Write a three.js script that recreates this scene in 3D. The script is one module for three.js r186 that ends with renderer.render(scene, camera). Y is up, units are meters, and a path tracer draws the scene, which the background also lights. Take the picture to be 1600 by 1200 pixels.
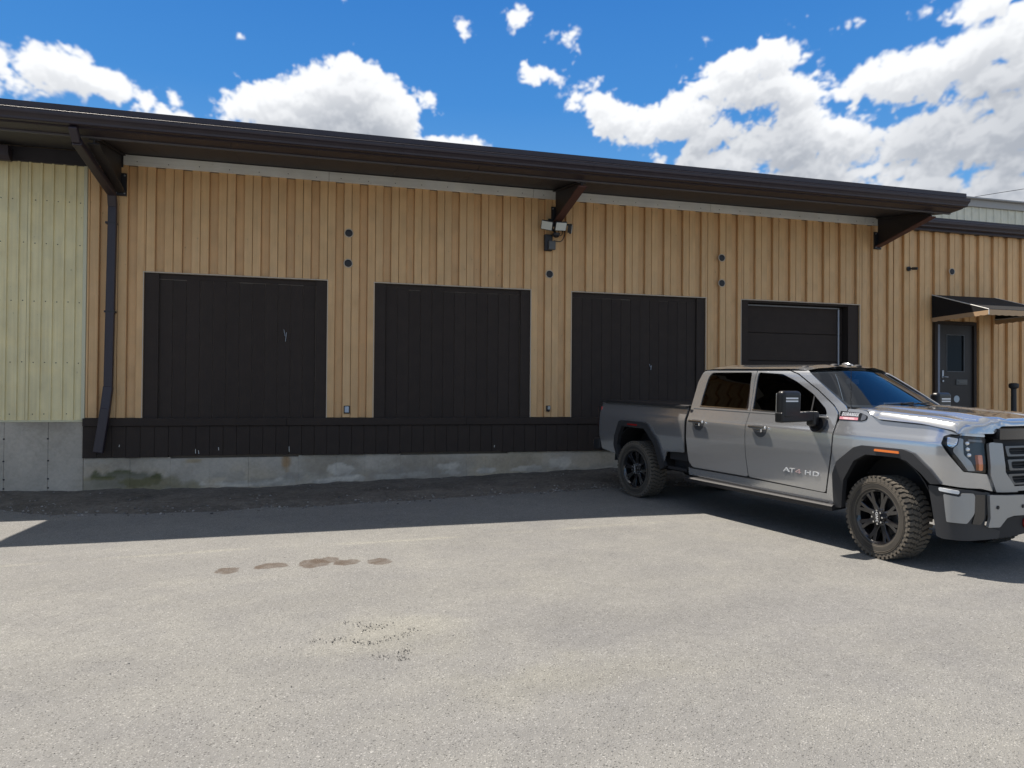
import * as THREE from 'three';
import { mergeGeometries } from 'three/addons/utils/BufferGeometryUtils.js';
import { RoundedBoxGeometry } from 'three/addons/geometries/RoundedBoxGeometry.js';
import { FontLoader } from 'three/addons/loaders/FontLoader.js';
import { TextGeometry } from 'three/addons/geometries/TextGeometry.js';

// ------------------------------------------------------------------ camera, sky, sun, exposure
const scene = new THREE.Scene();
const camera = new THREE.PerspectiveCamera(56.786, 1024 / 768, 0.05, 2000);
{
  const yaw = 0.26052681, pitch = 0.01120315, roll = 0.0075714;
  const f = new THREE.Vector3(Math.sin(yaw) * Math.cos(pitch), Math.sin(pitch), -Math.cos(yaw) * Math.cos(pitch));
  const r0 = new THREE.Vector3(Math.cos(yaw), 0, Math.sin(yaw)), u0 = new THREE.Vector3().crossVectors(r0, f);
  const r = r0.clone().multiplyScalar(Math.cos(roll)).addScaledVector(u0, Math.sin(roll));
  const u = u0.clone().multiplyScalar(Math.cos(roll)).addScaledVector(r0, -Math.sin(roll));
  camera.quaternion.setFromRotationMatrix(new THREE.Matrix4().makeBasis(r, u, f.clone().negate()));
  camera.position.set(0, 1.70, 12.5);
}
const renderer = new THREE.WebGLRenderer({ antialias: true });
renderer.setSize(1024, 768);
renderer.toneMapping = THREE.LinearToneMapping;
renderer.toneMappingExposure = 1.58;
renderer.shadowMap.enabled = true;

const sun = new THREE.DirectionalLight(0xfff5e8, 4.8);
sun.position.set(-0.30 * 30, 30, -0.37 * 30);
sun.castShadow = true;
sun.shadow.mapSize.set(4096, 4096);
Object.assign(sun.shadow.camera, { left: -22, right: 22, top: 22, bottom: -22, near: 1, far: 90 });
scene.add(sun, sun.target);

let seed = 12345;
const rnd = () => { seed = (Math.imul(seed, 1664525) + 1013904223) >>> 0; return seed / 4294967296; };
const rr = (a, b) => a + (b - a) * rnd();
const clamp = (x, a = 0, b = 1) => Math.min(b, Math.max(a, x));
const sstep = (a, b, x) => { const t = clamp((x - a) / (b - a)); return t * t * (3 - 2 * t); };
const lerp = (a, b, t) => a + (b - a) * t;
const hash = (x, y, s = 0) => { let h = Math.imul(x, 374761393) ^ Math.imul(y, 668265263) ^ Math.imul(s, 1274126177); h = Math.imul(h ^ (h >>> 13), 1274126177); return ((h ^ (h >>> 16)) >>> 0) / 4294967296; };
function vnoise(x, y, s = 0, per = 0) {
  const xi = Math.floor(x), yi = Math.floor(y), fx = x - xi, fy = y - yi, u = fx * fx * (3 - 2 * fx), v = fy * fy * (3 - 2 * fy);
  const w = per ? (n) => ((n % per) + per) % per : (n) => n;
  const a = hash(w(xi), w(yi), s), b = hash(w(xi + 1), w(yi), s), c = hash(w(xi), w(yi + 1), s), d = hash(w(xi + 1), w(yi + 1), s);
  return a + (b - a) * u + (c - a) * v + (a - b - c + d) * u * v;
}
function fbm(x, y, oct = 5, s = 0, per = 0) { let a = 0.5, t = 0, n = 0; for (let o = 0; o < oct; o++) { t += a * vnoise(x, y, s + o, per); n += a; a *= 0.5; x *= 2; y *= 2; per *= 2; } return t / n; }
function lut(tab) { return (x) => { if (x <= tab[0][0]) return tab[0][1]; for (let i = 1; i < tab.length; i++) if (x <= tab[i][0]) { const [x0, y0] = tab[i - 1], [x1, y1] = tab[i]; return y0 + (y1 - y0) * (x - x0) / (x1 - x0); } return tab[tab.length - 1][1]; }; }

const SKY = .68;
// the sky: blue air and fair-weather cumulus, azimuth measured from the wall's outward-facing axis
{
  const L = [ // azimuth, elevation, half width, half height, weight
    [-19.4, 20.9, 2.6, 1.5, 0.95], [-16.6, 20.9, 2.2, 1.3, 0.85], [-13.4, 20.4, 2.2, 1.2, 0.85], [-10.4, 18.6, 2.4, 1.2, 0.9], [-13, 18, 3, 1.1, 0.75], [-23, 19, 3, 2, 0.8],
    [-4.6, 21, 2.6, 1.8, 1], [-0.6, 22.3, 3, 2.2, 1], [3, 23, 3, 2.2, 1.1], [5.8, 21, 2.1, 2, 1], [1.2, 18.8, 5.6, 2.8, 1.15],
    [10.9, 19.1, 1.5, 0.7, 0.9], [13.6, 18.4, 1.2, 0.6, 0.85], [8.6, 18.9, 1.2, 0.8, 0.8],
    [10.8, 26.9, 1.1, 0.9, 0.72], [15.3, 27.8, 0.9, 1.3, 0.78], [18.6, 26.7, 1.3, 0.9, 0.74], [19.9, 25.2, 0.7, 1, 0.7], [17, 24, 1.9, 1, 0.86], [20.2, 22.9, 2.2, 1.2, 0.92],
    [22.4, 21.2, 2, 1.5, 1.08], [25.2, 20.2, 2.4, 1.6, 1.08], [28.6, 21, 2.4, 2, 1.11], [31.6, 23.6, 2.3, 2, 1.15], [34.8, 23.8, 2.2, 1.9, 1.15], [37.2, 21.4, 2.4, 2, 1.11],
    [42, 21.6, 2.6, 1.9, 1.11], [46, 21.6, 2.6, 2, 1.11], [50.5, 22.2, 3, 2.6, 1.13], [33, 19, 3.8, 1.8, 1.11], [38.5, 18, 3.6, 1.6, 1.11], [44.5, 17.2, 4, 1.7, 1.13], [51, 17.4, 4, 2, 1.13], [27.5, 17.6, 2, 0.7, 0.75],
    [44.8, 25.2, 2.2, 1, 0.74], [40.6, 25.3, 1.6, 0.7, 0.7], [48.6, 25, 2, 1.1, 0.76], [1.2, 28.2, 1.1, 0.6, 0.68], [57, 17, 5, 3, 1.13], [46, 13.9, 6, 1.5, 1.13], [55, 12.6, 6, 2.4, 1.13], [36.5, 15.6, 4.4, 1.2, 1.11], [31, 17.2, 2.4, 0.9, 0.82], [-6.2, 25.1, 0.6, 0.35, 0.6], [8.4, 22.4, 0.5, 0.9, 0.5]];
  seed = 777;
  for (let i = 0; i < 430; i++) {
    const az = rr(-180, 180), el = 3 + 72 * Math.pow(rnd(), 1.5), k = 0.6 + el / 40;
    if (az > -30 && az < 88 && el > 9 && el < 46) continue;
    const n = 2 + Math.floor(rnd() * 3), sz = rr(0.7, 1.5);
    for (let j = 0; j < n; j++) L.push([az + rr(-3, 3) * k, el + rr(-0.8, 0.8) * k, rr(2, 4.2) * k * sz, rr(1, 2) * k * sz, rr(.75, 1.05)]);
  }
  const GW = 1440, GH = 380, G = new Float32Array(GW * GH);   // 0.25 degree grid, elevation -4 .. 91
  for (const [az, el, ra, re, w] of L) {
    const c = Math.max(0.2, Math.cos(el * Math.PI / 180)), R = ra / c;
    for (let j = Math.max(0, Math.floor((el - 3 * re + 4) * 4)); j < Math.min(GH, (el + 3 * re + 4) * 4); j++)
      for (let i = Math.floor((az - 3 * R) * 4); i < (az + 3 * R) * 4; i++) {
        const da = (i / 4 - az) / R, de = (j / 4 - 4 - el) / re, q = da * da + de * de;
        if (q < 9) G[j * GW + (((i + 720) % GW) + GW) % GW] += w * Math.exp(-q);
      }
  }
  const g = (az, el) => { const x = (az + 180) * 4, y = clamp((el + 4) * 4, 0, GH - 1.01), i = Math.floor(x), j = Math.floor(y), u = x - i, v = y - j, a = ((i % GW) + GW) % GW, b = (a + 1) % GW; return (G[j * GW + a] * (1 - u) + G[j * GW + b] * u) * (1 - v) + (G[(j + 1) * GW + a] * (1 - u) + G[(j + 1) * GW + b] * u) * v; };
  const SW = 4096, SH = 2048, J0 = 990, data = new Uint16Array(SW * SH * 4), H = THREE.DataUtils.toHalfFloat;
  const skyR = lut([[-90, .16], [-1, .26], [0, .42], [6, .25], [14, .130], [22, .062], [32, .036], [60, .022], [90, .013]]);
  const skyG = lut([[-90, .15], [-1, .26], [0, .60], [6, .50], [14, .36], [22, .255], [32, .185], [60, .13], [90, .11]]);
  const skyB = lut([[-90, .13], [-1, .24], [0, .80], [6, .80], [14, .72], [22, .64], [32, .555], [60, .46], [90, .42]]);
  // lumps: one minus the distance to the nearest of a jittered set of points
  const lumps = (x, y, s) => { const xi = Math.floor(x), yi = Math.floor(y); let m = 9; for (let j = -1; j < 2; j++) for (let i = -1; i < 2; i++) { const dx = xi + i + hash(xi + i, yi + j, s) - x, dy = yi + j + hash(xi + i, yi + j, s + 1) - y, d = dx * dx + dy * dy; if (d < m) m = d; } return 1 - Math.sqrt(m); };
  const D = new Float32Array(SW * (SH - J0)), AZ = new Float32Array(SW);
  for (let i = 0; i < SW; i++) { const phi = ((i + .5) / SW - .5) * 2 * Math.PI; AZ[i] = Math.atan2(Math.cos(phi), -Math.sin(phi)) * 180 / Math.PI; }
  for (let j = J0; j < SH; j++) {
    const el = (j + .5) / SH * 180 - 90, ca = Math.max(.25, Math.cos(el * Math.PI / 180));
    for (let i = 0; i < SW; i++) {
      const az = AZ[i], s0 = g(az, el); if (s0 < .06) { D[(j - J0) * SW + i] = -1; continue; }
      const x = az * ca + 500, y = el * 1.15 + 100, wx = (fbm(x * .8, y * .8, 4, 40) - .5) * 1.5, wy = (fbm(x * .8, y * .8, 4, 50) - .5) * 1.5;
      const l = .50 * lumps((x + wx) * .42, (y + wy) * .48, 3) + .30 * lumps((x + wx) * .95, (y + wy) * 1.05, 13) + .20 * lumps((x + wx * .6) * 2.3, (y + wy * .6) * 2.4, 23);
      const n = fbm((x + wx) * .5, (y + wy) * .6, 7, 70), fine = fbm(x * 4.5, y * 5, 4, 77);
      D[(j - J0) * SW + i] = s0 - .66 + (l - .52) * 1.0 + (n - .5) * 1.30 + (fine - .5) * .22;
    }
  }
  // thickness of cloud overhead, on a coarse smoothed grid
  const CW = 1024, CH = 264, C0 = new Float32Array(CW * CH), NH = SH - J0;
  for (let j = 0; j < CH; j++) for (let i = 0; i < CW; i++) { let t = 0; for (let b = 0; b < 4; b++) for (let a = 0; a < 4; a++) { const jj = j * 4 + b; if (jj < NH) t += clamp(D[jj * SW + i * 4 + a] * 1.5, 0, 1); } C0[j * CW + i] = t / 16; }
  const blur = (A, r, dx, dy) => { const B = new Float32Array(A.length); for (let j = 0; j < CH; j++) for (let i = 0; i < CW; i++) { let t = 0, w = 0; for (let k = -r; k <= r; k++) { const jj = j + k * dy, ii = (i + k * dx + CW) % CW; if (jj < 0 || jj >= CH) continue; const q = 1 - Math.abs(k) / (r + 1); t += q * A[jj * CW + ii]; w += q; } B[j * CW + i] = t / w; } return B; };
  const soft = blur(blur(C0, 2, 1, 0), 2, 0, 1), wide = blur(blur(C0, 7, 1, 0), 4, 0, 1), dep = new Float32Array(CW * CH);
  for (let j = 0; j < CH; j++) for (let i = 0; i < CW; i++) { let a = 0, b = 0; for (let k = 1; k <= 4; k++) a += soft[Math.min(CH - 1, j + k) * CW + i]; for (let k = 2; k <= 15; k++) b += wide[Math.min(CH - 1, j + k) * CW + i]; a /= 4; b /= 14; dep[j * CW + i] = .22 * a + 1.55 * b * b; }
  const dp = blur(blur(dep, 2, 1, 0), 1, 0, 1);
  for (let j = 0; j < SH; j++) {
    const el = (j + .5) / SH * 180 - 90, r0 = skyR(el), g0 = skyG(el), b0 = skyB(el), q = j - J0, cy = clamp(q / 4 - .5, 0, CH - 1.01), cj = Math.floor(cy), fy = cy - cj;
    for (let i = 0; i < SW; i++) {
      let R = r0, Gc = g0, B = b0;
      if (q >= 0) {
        const d = D[q * SW + i], al = sstep(-.05, .28, d);
        if (al > 0) {
          const cx = i / 4 - .5, ci = Math.floor(cx), fx = cx - ci, i0 = (ci + CW) % CW, i1 = (ci + 1) % CW;
          const t = lerp(lerp(dp[cj * CW + i0], dp[cj * CW + i1], fx), lerp(dp[(cj + 1) * CW + i0], dp[(cj + 1) * CW + i1], fx), fy);
          const up = D[Math.min(NH - 1, q + 7) * SW + i], relief = clamp((d - up) * .42, -.11, .12);
          const k = clamp(Math.exp(-t * 1.15) * 1.10 + relief);
          R = lerp(R, lerp(.26, .93, k), al); Gc = lerp(Gc, lerp(.295, .945, k), al); B = lerp(B, lerp(.36, .965, k), al);
        }
      }
      const o = (j * SW + i) * 4; data[o] = H(R * SKY); data[o + 1] = H(Gc * SKY); data[o + 2] = H(B * SKY); data[o + 3] = H(1);
    }
  }
  const sky = new THREE.DataTexture(data, SW, SH, THREE.RGBAFormat, THREE.HalfFloatType);
  sky.mapping = THREE.EquirectangularReflectionMapping; sky.magFilter = sky.minFilter = THREE.LinearFilter; sky.needsUpdate = true;
  scene.background = sky; scene.environment = sky;
}

// ------------------------------------------------------------------ helpers
const taken = new Map();
function numbered(n) { const k = taken.get(n) ?? 0; taken.set(n, k + 1); return k ? `${n}_${String(k).padStart(3, '0')}` : n; }
function shadows(m) { m.castShadow = m.receiveShadow = true; return m; }
function thing(name, label, category, pos = [0, 0, 0], group) {
  const o = new THREE.Group(); o.name = numbered(name); o.position.set(...pos); o.userData = { label, category }; if (group) o.userData.group = group; scene.add(o); return o;
}
function structure(name, geo, mat) { const m = shadows(new THREE.Mesh(geo, mat)); m.name = numbered(name); m.userData = { kind: 'structure' }; scene.add(m); return m; }
function part(name, geo, mat, parent, pos, rot) {
  const m = shadows(new THREE.Mesh(geo, mat)); m.name = name; if (pos) m.position.set(...pos); if (rot) m.rotation.set(...rot); parent.add(m); return m;
}
function sub(name, parent, pos, rot) { const g = new THREE.Group(); g.name = name; if (pos) g.position.set(...pos); if (rot) g.rotation.set(...rot); parent.add(g); return g; }
// box from corner to corner with uv in metres
function bx(x0, x1, y0, y1, z0, z1) {
  const w = x1 - x0, h = y1 - y0, d = z1 - z0, g = new THREE.BoxGeometry(w, h, d), p = g.attributes.position, n = g.attributes.normal, uv = g.attributes.uv, ox = rnd() * 7, oy = rnd() * 7;
  for (let i = 0; i < p.count; i++) {
    const X = p.getX(i), Y = p.getY(i), Z = p.getZ(i), nx = Math.abs(n.getX(i)), ny = Math.abs(n.getY(i));
    if (nx > .5) uv.setXY(i, Z + ox, Y + oy); else if (ny > .5) uv.setXY(i, X + ox, Z + oy); else uv.setXY(i, X + ox, Y + oy);
  }
  g.translate((x0 + x1) / 2, (y0 + y1) / 2, (z0 + z1) / 2); return g;
}
// prism: closed profile in (a, b) swept along an axis; axis 'y': (x, z) profile, 'x': (z, y) profile
function prism(prof, h0, h1, axis, smooth = false) {
  const pos = [], nor = [], uv = [], n = prof.length; let per = 0; const ox = rnd() * 5, oy = rnd() * 5;
  const P = (q, h) => axis === 'y' ? [q[0], h, q[1]] : axis === 'x' ? [h, q[1], q[0]] : [q[0], q[1], h];
  let area = 0; for (let i = 0; i < n; i++) { const a = prof[i], b = prof[(i + 1) % n]; area += a[0] * b[1] - b[0] * a[1]; }
  const s = area > 0 ? 1 : -1;
  const en = prof.map((a, i) => { const b = prof[(i + 1) % n], dx = b[0] - a[0], dy = b[1] - a[1], l = Math.hypot(dx, dy) || 1; return [dy / l * s, -dx / l * s]; });
  for (let i = 0; i < n; i++) {
    const a = prof[i], b = prof[(i + 1) % n], l = Math.hypot(b[0] - a[0], b[1] - a[1]);
    let na = en[i], nb = en[i];
    if (smooth) { const pa = en[(i + n - 1) % n], pb = en[(i + 1) % n]; na = [pa[0] + en[i][0], pa[1] + en[i][1]]; nb = [pb[0] + en[i][0], pb[1] + en[i][1]]; }
    const q = [[a, h0, na, per, 0], [b, h0, nb, per + l, 0], [b, h1, nb, per + l, h1 - h0], [a, h0, na, per, 0], [b, h1, nb, per + l, h1 - h0], [a, h1, na, per, h1 - h0]];
    for (const [c, h, nn, uu, vv] of q) { pos.push(...P(c, h)); const N = P(nn, 0), L = Math.hypot(...N) || 1; nor.push(N[0] / L, N[1] / L, N[2] / L); uv.push(uu + ox, vv + oy); }
    per += l;
  }
  const tri = THREE.ShapeUtils.triangulateShape(prof.map((q) => new THREE.Vector2(q[0], q[1])), []);
  for (const [h, d] of [[h0, -1], [h1, 1]]) for (const t of tri) for (const k of t) { pos.push(...P(prof[k], h)); nor.push(...P([0, 0], d)); uv.push(prof[k][0] + ox, prof[k][1] + oy); }
  for (let i = 0; i < pos.length; i += 9) { // wind every face to its normal
    const ax = pos[i + 3] - pos[i], ay = pos[i + 4] - pos[i + 1], az = pos[i + 5] - pos[i + 2], bx_ = pos[i + 6] - pos[i], by = pos[i + 7] - pos[i + 1], bz = pos[i + 8] - pos[i + 2];
    if ((ay * bz - az * by) * nor[i] + (az * bx_ - ax * bz) * nor[i + 1] + (ax * by - ay * bx_) * nor[i + 2] < 0) { for (const A of [pos, nor]) for (let k = 0; k < 3; k++) [A[i + 3 + k], A[i + 6 + k]] = [A[i + 6 + k], A[i + 3 + k]]; const u = i / 9 * 6; for (let k = 0; k < 2; k++) [uv[u + 2 + k], uv[u + 4 + k]] = [uv[u + 4 + k], uv[u + 2 + k]]; }
  }
  const g = new THREE.BufferGeometry();
  g.setAttribute('position', new THREE.Float32BufferAttribute(pos, 3)); g.setAttribute('normal', new THREE.Float32BufferAttribute(nor, 3)); g.setAttribute('uv', new THREE.Float32BufferAttribute(uv, 2));
  return g;
}
function clean(g) { g = g.index ? g.toNonIndexed() : g; for (const k of Object.keys(g.attributes)) if (!['position', 'normal', 'uv'].includes(k)) g.deleteAttribute(k); if (!g.attributes.uv) g.setAttribute('uv', new THREE.Float32BufferAttribute(new Float32Array(g.attributes.position.count * 2), 2)); g.morphAttributes = {}; return g; }
const merge = (l) => mergeGeometries(l.map(clean), false);
const tube = (pts, r, seg = 24, rs = 8) => new THREE.TubeGeometry(new THREE.CatmullRomCurve3(pts.map((p) => new THREE.Vector3(...p))), seg, r, rs, false);
function bar(a, b, r, rs = 10) { const A = new THREE.Vector3(...a), B = new THREE.Vector3(...b), g = new THREE.CylinderGeometry(r, r, A.distanceTo(B), rs); g.applyQuaternion(new THREE.Quaternion().setFromUnitVectors(new THREE.Vector3(0, 1, 0), B.clone().sub(A).normalize())); g.translate((A.x + B.x) / 2, (A.y + B.y) / 2, (A.z + B.z) / 2); return g; }
// rectangular bar between two points, width along 'side'
function beam(a, b, w, t, side = [1, 0, 0]) {
  const A = new THREE.Vector3(...a), B = new THREE.Vector3(...b), d = B.clone().sub(A), L = d.length(), g = new RoundedBoxGeometry(w, t, L, 2, Math.min(w, t) * .18); d.normalize();
  const X = new THREE.Vector3(...side), Y = new THREE.Vector3().crossVectors(d, X).normalize(); X.crossVectors(Y, d);
  g.applyMatrix4(new THREE.Matrix4().makeBasis(X, Y, d)); g.translate((A.x + B.x) / 2, (A.y + B.y) / 2, (A.z + B.z) / 2); return g;
}

// ------------------------------------------------------------------ textures
function tex(w, h, fn, rep, srgb = true) {
  const d = new Uint8Array(w * h * 4);
  for (let y = 0; y < h; y++) for (let x = 0; x < w; x++) { const c = fn(x, y), o = (y * w + x) * 4; for (let k = 0; k < 3; k++) { let v = clamp(c.length ? c[k] : c); if (srgb) v = v < .0031308 ? v * 12.92 : 1.055 * Math.pow(v, 1 / 2.4) - .055; d[o + k] = Math.round(v * 255); }; d[o + 3] = 255; }
  const t = new THREE.DataTexture(d, w, h); t.wrapS = t.wrapT = THREE.RepeatWrapping; t.magFilter = THREE.LinearFilter; t.minFilter = THREE.LinearMipmapLinearFilter; t.generateMipmaps = true;
  if (srgb) t.colorSpace = THREE.SRGBColorSpace; t.repeat.set(1 / rep[0], 1 / rep[1]); t.needsUpdate = true; return t;
}
// stones of the worn asphalt: discs of chippings in a darker binder
seed = 4242;
const AS = 2048, aH = new Float32Array(AS * AS), aC = new Float32Array(AS * AS);
for (let i = 0; i < AS * AS; i++) { aC[i] = 0.60 + 0.14 * (rnd() - .5); aH[i] = 0.15 + rnd() * .1; }
for (let k = 0; k < 105000; k++) {
  const x = rnd() * AS, y = rnd() * AS, r = 1.2 + 2.6 * Math.pow(rnd(), 1.8), q = rnd();
  const c = q < 0.16 ? rr(.25, .48) : q > 0.94 ? rr(1.02, 1.2) : rr(.66, 1.0), e = rr(.7, 1.3), th = rnd() * 3.14, ct = Math.cos(th), st = Math.sin(th);
  const R = Math.ceil(r * 1.4);
  for (let j = -R; j <= R; j++) for (let i = -R; i <= R; i++) {
    const a = (i * ct + j * st) / (r * e), b = (-i * st + j * ct) / (r / e), d = a * a + b * b; if (d > 1) continue;
    const o = ((Math.floor(y) + j + AS) % AS) * AS + (Math.floor(x) + i + AS) % AS, hgt = .35 + .65 * (1 - d);
    if (hgt > aH[o]) { aH[o] = hgt; aC[o] = c; }
  }
}
const asphaltMap = tex(AS, AS, (x, y) => { const v = aC[y * AS + x]; return [v * .80, v * .795, v * .775]; }, [3.0, 3.0]);
const asphaltBump = tex(AS, AS, (x, y) => aH[y * AS + x], [3.0, 3.0], false);
const concreteMap = tex(1024, 1024, (x, y) => { const a = fbm(x / 128, y / 128, 6, 1, 8), b = fbm(x / 16, y / 16, 3, 5, 64), p = hash(x >> 1, y >> 1, 3) > .992 ? -.2 : 0; const v = .70 + .26 * (a - .5) + .16 * (b - .5) + .05 * (rnd() - .5) + p; return [v, v * .99, v * .96]; }, [2.1, 2.1]);
const concreteBump = tex(1024, 1024, (x, y) => .5 + .6 * (fbm(x / 24, y / 24, 5, 15, 32) - .5) - (hash(x >> 1, y >> 1, 3) > .992 ? .4 : 0), [2.1, 2.1], false);
const paintMap = tex(512, 1024, (x, y) => { const s = fbm(x / 4, y / 128, 4, 2, 8 * 16), a = fbm(x / 64, y / 64, 4, 7, 8), v = .80 + .20 * (s - .5) + .22 * (a - .5) + .05 * (rnd() - .5); return v; }, [1, 2]);
const grainBump = tex(512, 1024, (x, y) => fbm(x / 3, y / 170, 4, 12, 512), [1, 2], false);
const spots = []; for (let k = 0; k < 34; k++) spots.push([rnd() * 1024, rnd() * 1024, rr(1.2, 3.6), rr(10, 60), rr(.12, .45)]);
const spotMap = new Float32Array(1024 * 1024); // knots, rust dots and the thin runs below them
for (const [sx, sy, r, len, a] of spots) for (let j = -Math.ceil(len); j <= r + 1; j++) for (let i = -5; i <= 5; i++) { const d = j > -r ? Math.hypot(i, j) / r : Math.abs(i) / (r * .5), k = j > -r ? clamp(1.4 - d) : clamp(1.2 - d) * .4 * (1 + j / len); const o = ((Math.round(sy + j) + 1024) % 1024) * 1024 + (Math.round(sx + i) + 1024) % 1024; spotMap[o] = Math.max(spotMap[o], a * clamp(k)); }
const sidingMap = tex(1024, 1024, (x, y) => { const s = fbm(x / 8, y / 256, 4, 22, 128), a = fbm(x / 64, y / 64, 5, 27, 16), q = fbm(x / 256, y / 32, 4, 33, 32); const v = .89 + .15 * (s - .5) + .24 * (a - .5) + .05 * (rnd() - .5), t = .10 * (q - .5), p = 1 - spotMap[y * 1024 + x]; return [(v + t * .3) * p, v * p, (v - t * .6) * p]; }, [3.2, 4.4]);
const dirtMap = tex(1024, 1024, (x, y) => { const a = fbm(x / 32, y / 32, 6, 61, 32), b = hash(x >> 1, y >> 1, 8), c = fbm(x / 256, y / 256, 3, 66, 4); const v = .62 + .5 * (a - .5) + .22 * (c - .5) + (b > .97 ? .22 : b < .05 ? -.2 : 0) + .12 * (rnd() - .5); return [v, v * .96, v * .90]; }, [1.7, 1.7]);
const dirtBump = tex(1024, 1024, (x, y) => fbm(x / 20, y / 20, 6, 71, 1024 / 20 | 0), [1.7, 1.7], false);
const flakeMap = tex(512, 512, () => { const v = .82 + .18 * rnd(); return v; }, [.25, .25]);

const M = (o) => new THREE.MeshStandardMaterial(o);
const lin = (r, g, b) => new THREE.Color().setRGB(r, g, b);
const mat = {
  tan: [[.78, .490, .232], [.77, .480, .226], [.79, .498, .238], [.775, .478, .224], [.765, .480, .230], [.78, .495, .240]].map(([r, g, b]) => M({ color: lin(r, g, b), map: sidingMap, roughness: .62, bumpMap: grainBump, bumpScale: .0006 })),
  tanTrim: M({ color: lin(.56, .47, .36), roughness: .55 }),
  brown: [[.042, .0285, .0212], [.040, .0270, .0200], [.0435, .0298, .0222]].map(([r, g, b]) => M({ color: lin(r, g, b), map: paintMap, roughness: .82, bumpMap: grainBump, bumpScale: .001 })),
  brownMetal: M({ color: lin(.040, .030, .039), roughness: .42, map: paintMap }),
  soffit: M({ color: lin(.040, .037, .044), roughness: .6, map: paintMap }),
  bracket: M({ color: lin(.03, .027, .03), roughness: .5, map: paintMap }),
  bracketRed: M({ color: lin(.12, .05, .04), roughness: .62, map: paintMap }),
  white: M({ color: lin(.80, .80, .75), roughness: .6, map: sidingMap }),
  yellow: M({ color: lin(.88, .76, .435), roughness: .5, map: sidingMap }),
  yellowTrim: M({ color: lin(.62, .58, .40), roughness: .45 }),
  concrete: M({ color: lin(.68, .615, .52), vertexColors: true, map: concreteMap, bumpMap: concreteBump, bumpScale: .006, roughness: .92 }),
  sheathing: M({ color: lin(.20, .165, .13), roughness: .9 }),
  blackPlastic: M({ color: lin(.022, .022, .024), roughness: .55 }),
  blackGloss: new THREE.MeshPhysicalMaterial({ color: lin(.008, .008, .010), roughness: .22, clearcoat: 1, clearcoatRoughness: .05 }),
  rubber: M({ color: lin(.020, .0195, .019), roughness: .85 }),
  galv: M({ color: lin(.45, .47, .50), roughness: .45, metalness: .6 }),
  grey: M({ color: lin(.25, .255, .26), roughness: .55 }),
};

// ------------------------------------------------------------------ ground
const kx = (x) => lerp(.25, 1, sstep(-4, 4, x));
const wallBase = lut([[-12, .16], [-5, .10], [-3.7, .07], [-1, .05], [0, .09], [2.3, .15], [5.8, .26], [10, .34], [16, .36]]);
function ground(x, z) {
  const d = 6.4 - z; let t = d > .5 ? d : d < -.5 ? 0 : (d + .5) * (d + .5) / 2;
  t = Math.min(t, 6.4); return .0264 * t * kx(x);
}
function dirtTop(x, z) { const b = ground(x, 0); return ground(x, z) + (wallBase(x) - b) * Math.pow(clamp(1 - z / 2.4), 1.3); }
const seg2 = (x, z, x0, z0, x1, z1) => { const t = clamp(((x - x0) * (x1 - x0) + (z - z0) * (z1 - z0)) / ((x1 - x0) ** 2 + (z1 - z0) ** 2)); return Math.hypot(x - x0 - t * (x1 - x0), z - z0 - t * (z1 - z0)); };
const stains = [[-.842, 5.40, .095, .12], [-.46, 5.30, .16, .11], [-.06, 5.31, .15, .17], [.04, 5.20, .13, .13], [.254, 5.328, .13, .12], [.555, 5.371, .11, .135]];
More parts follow.
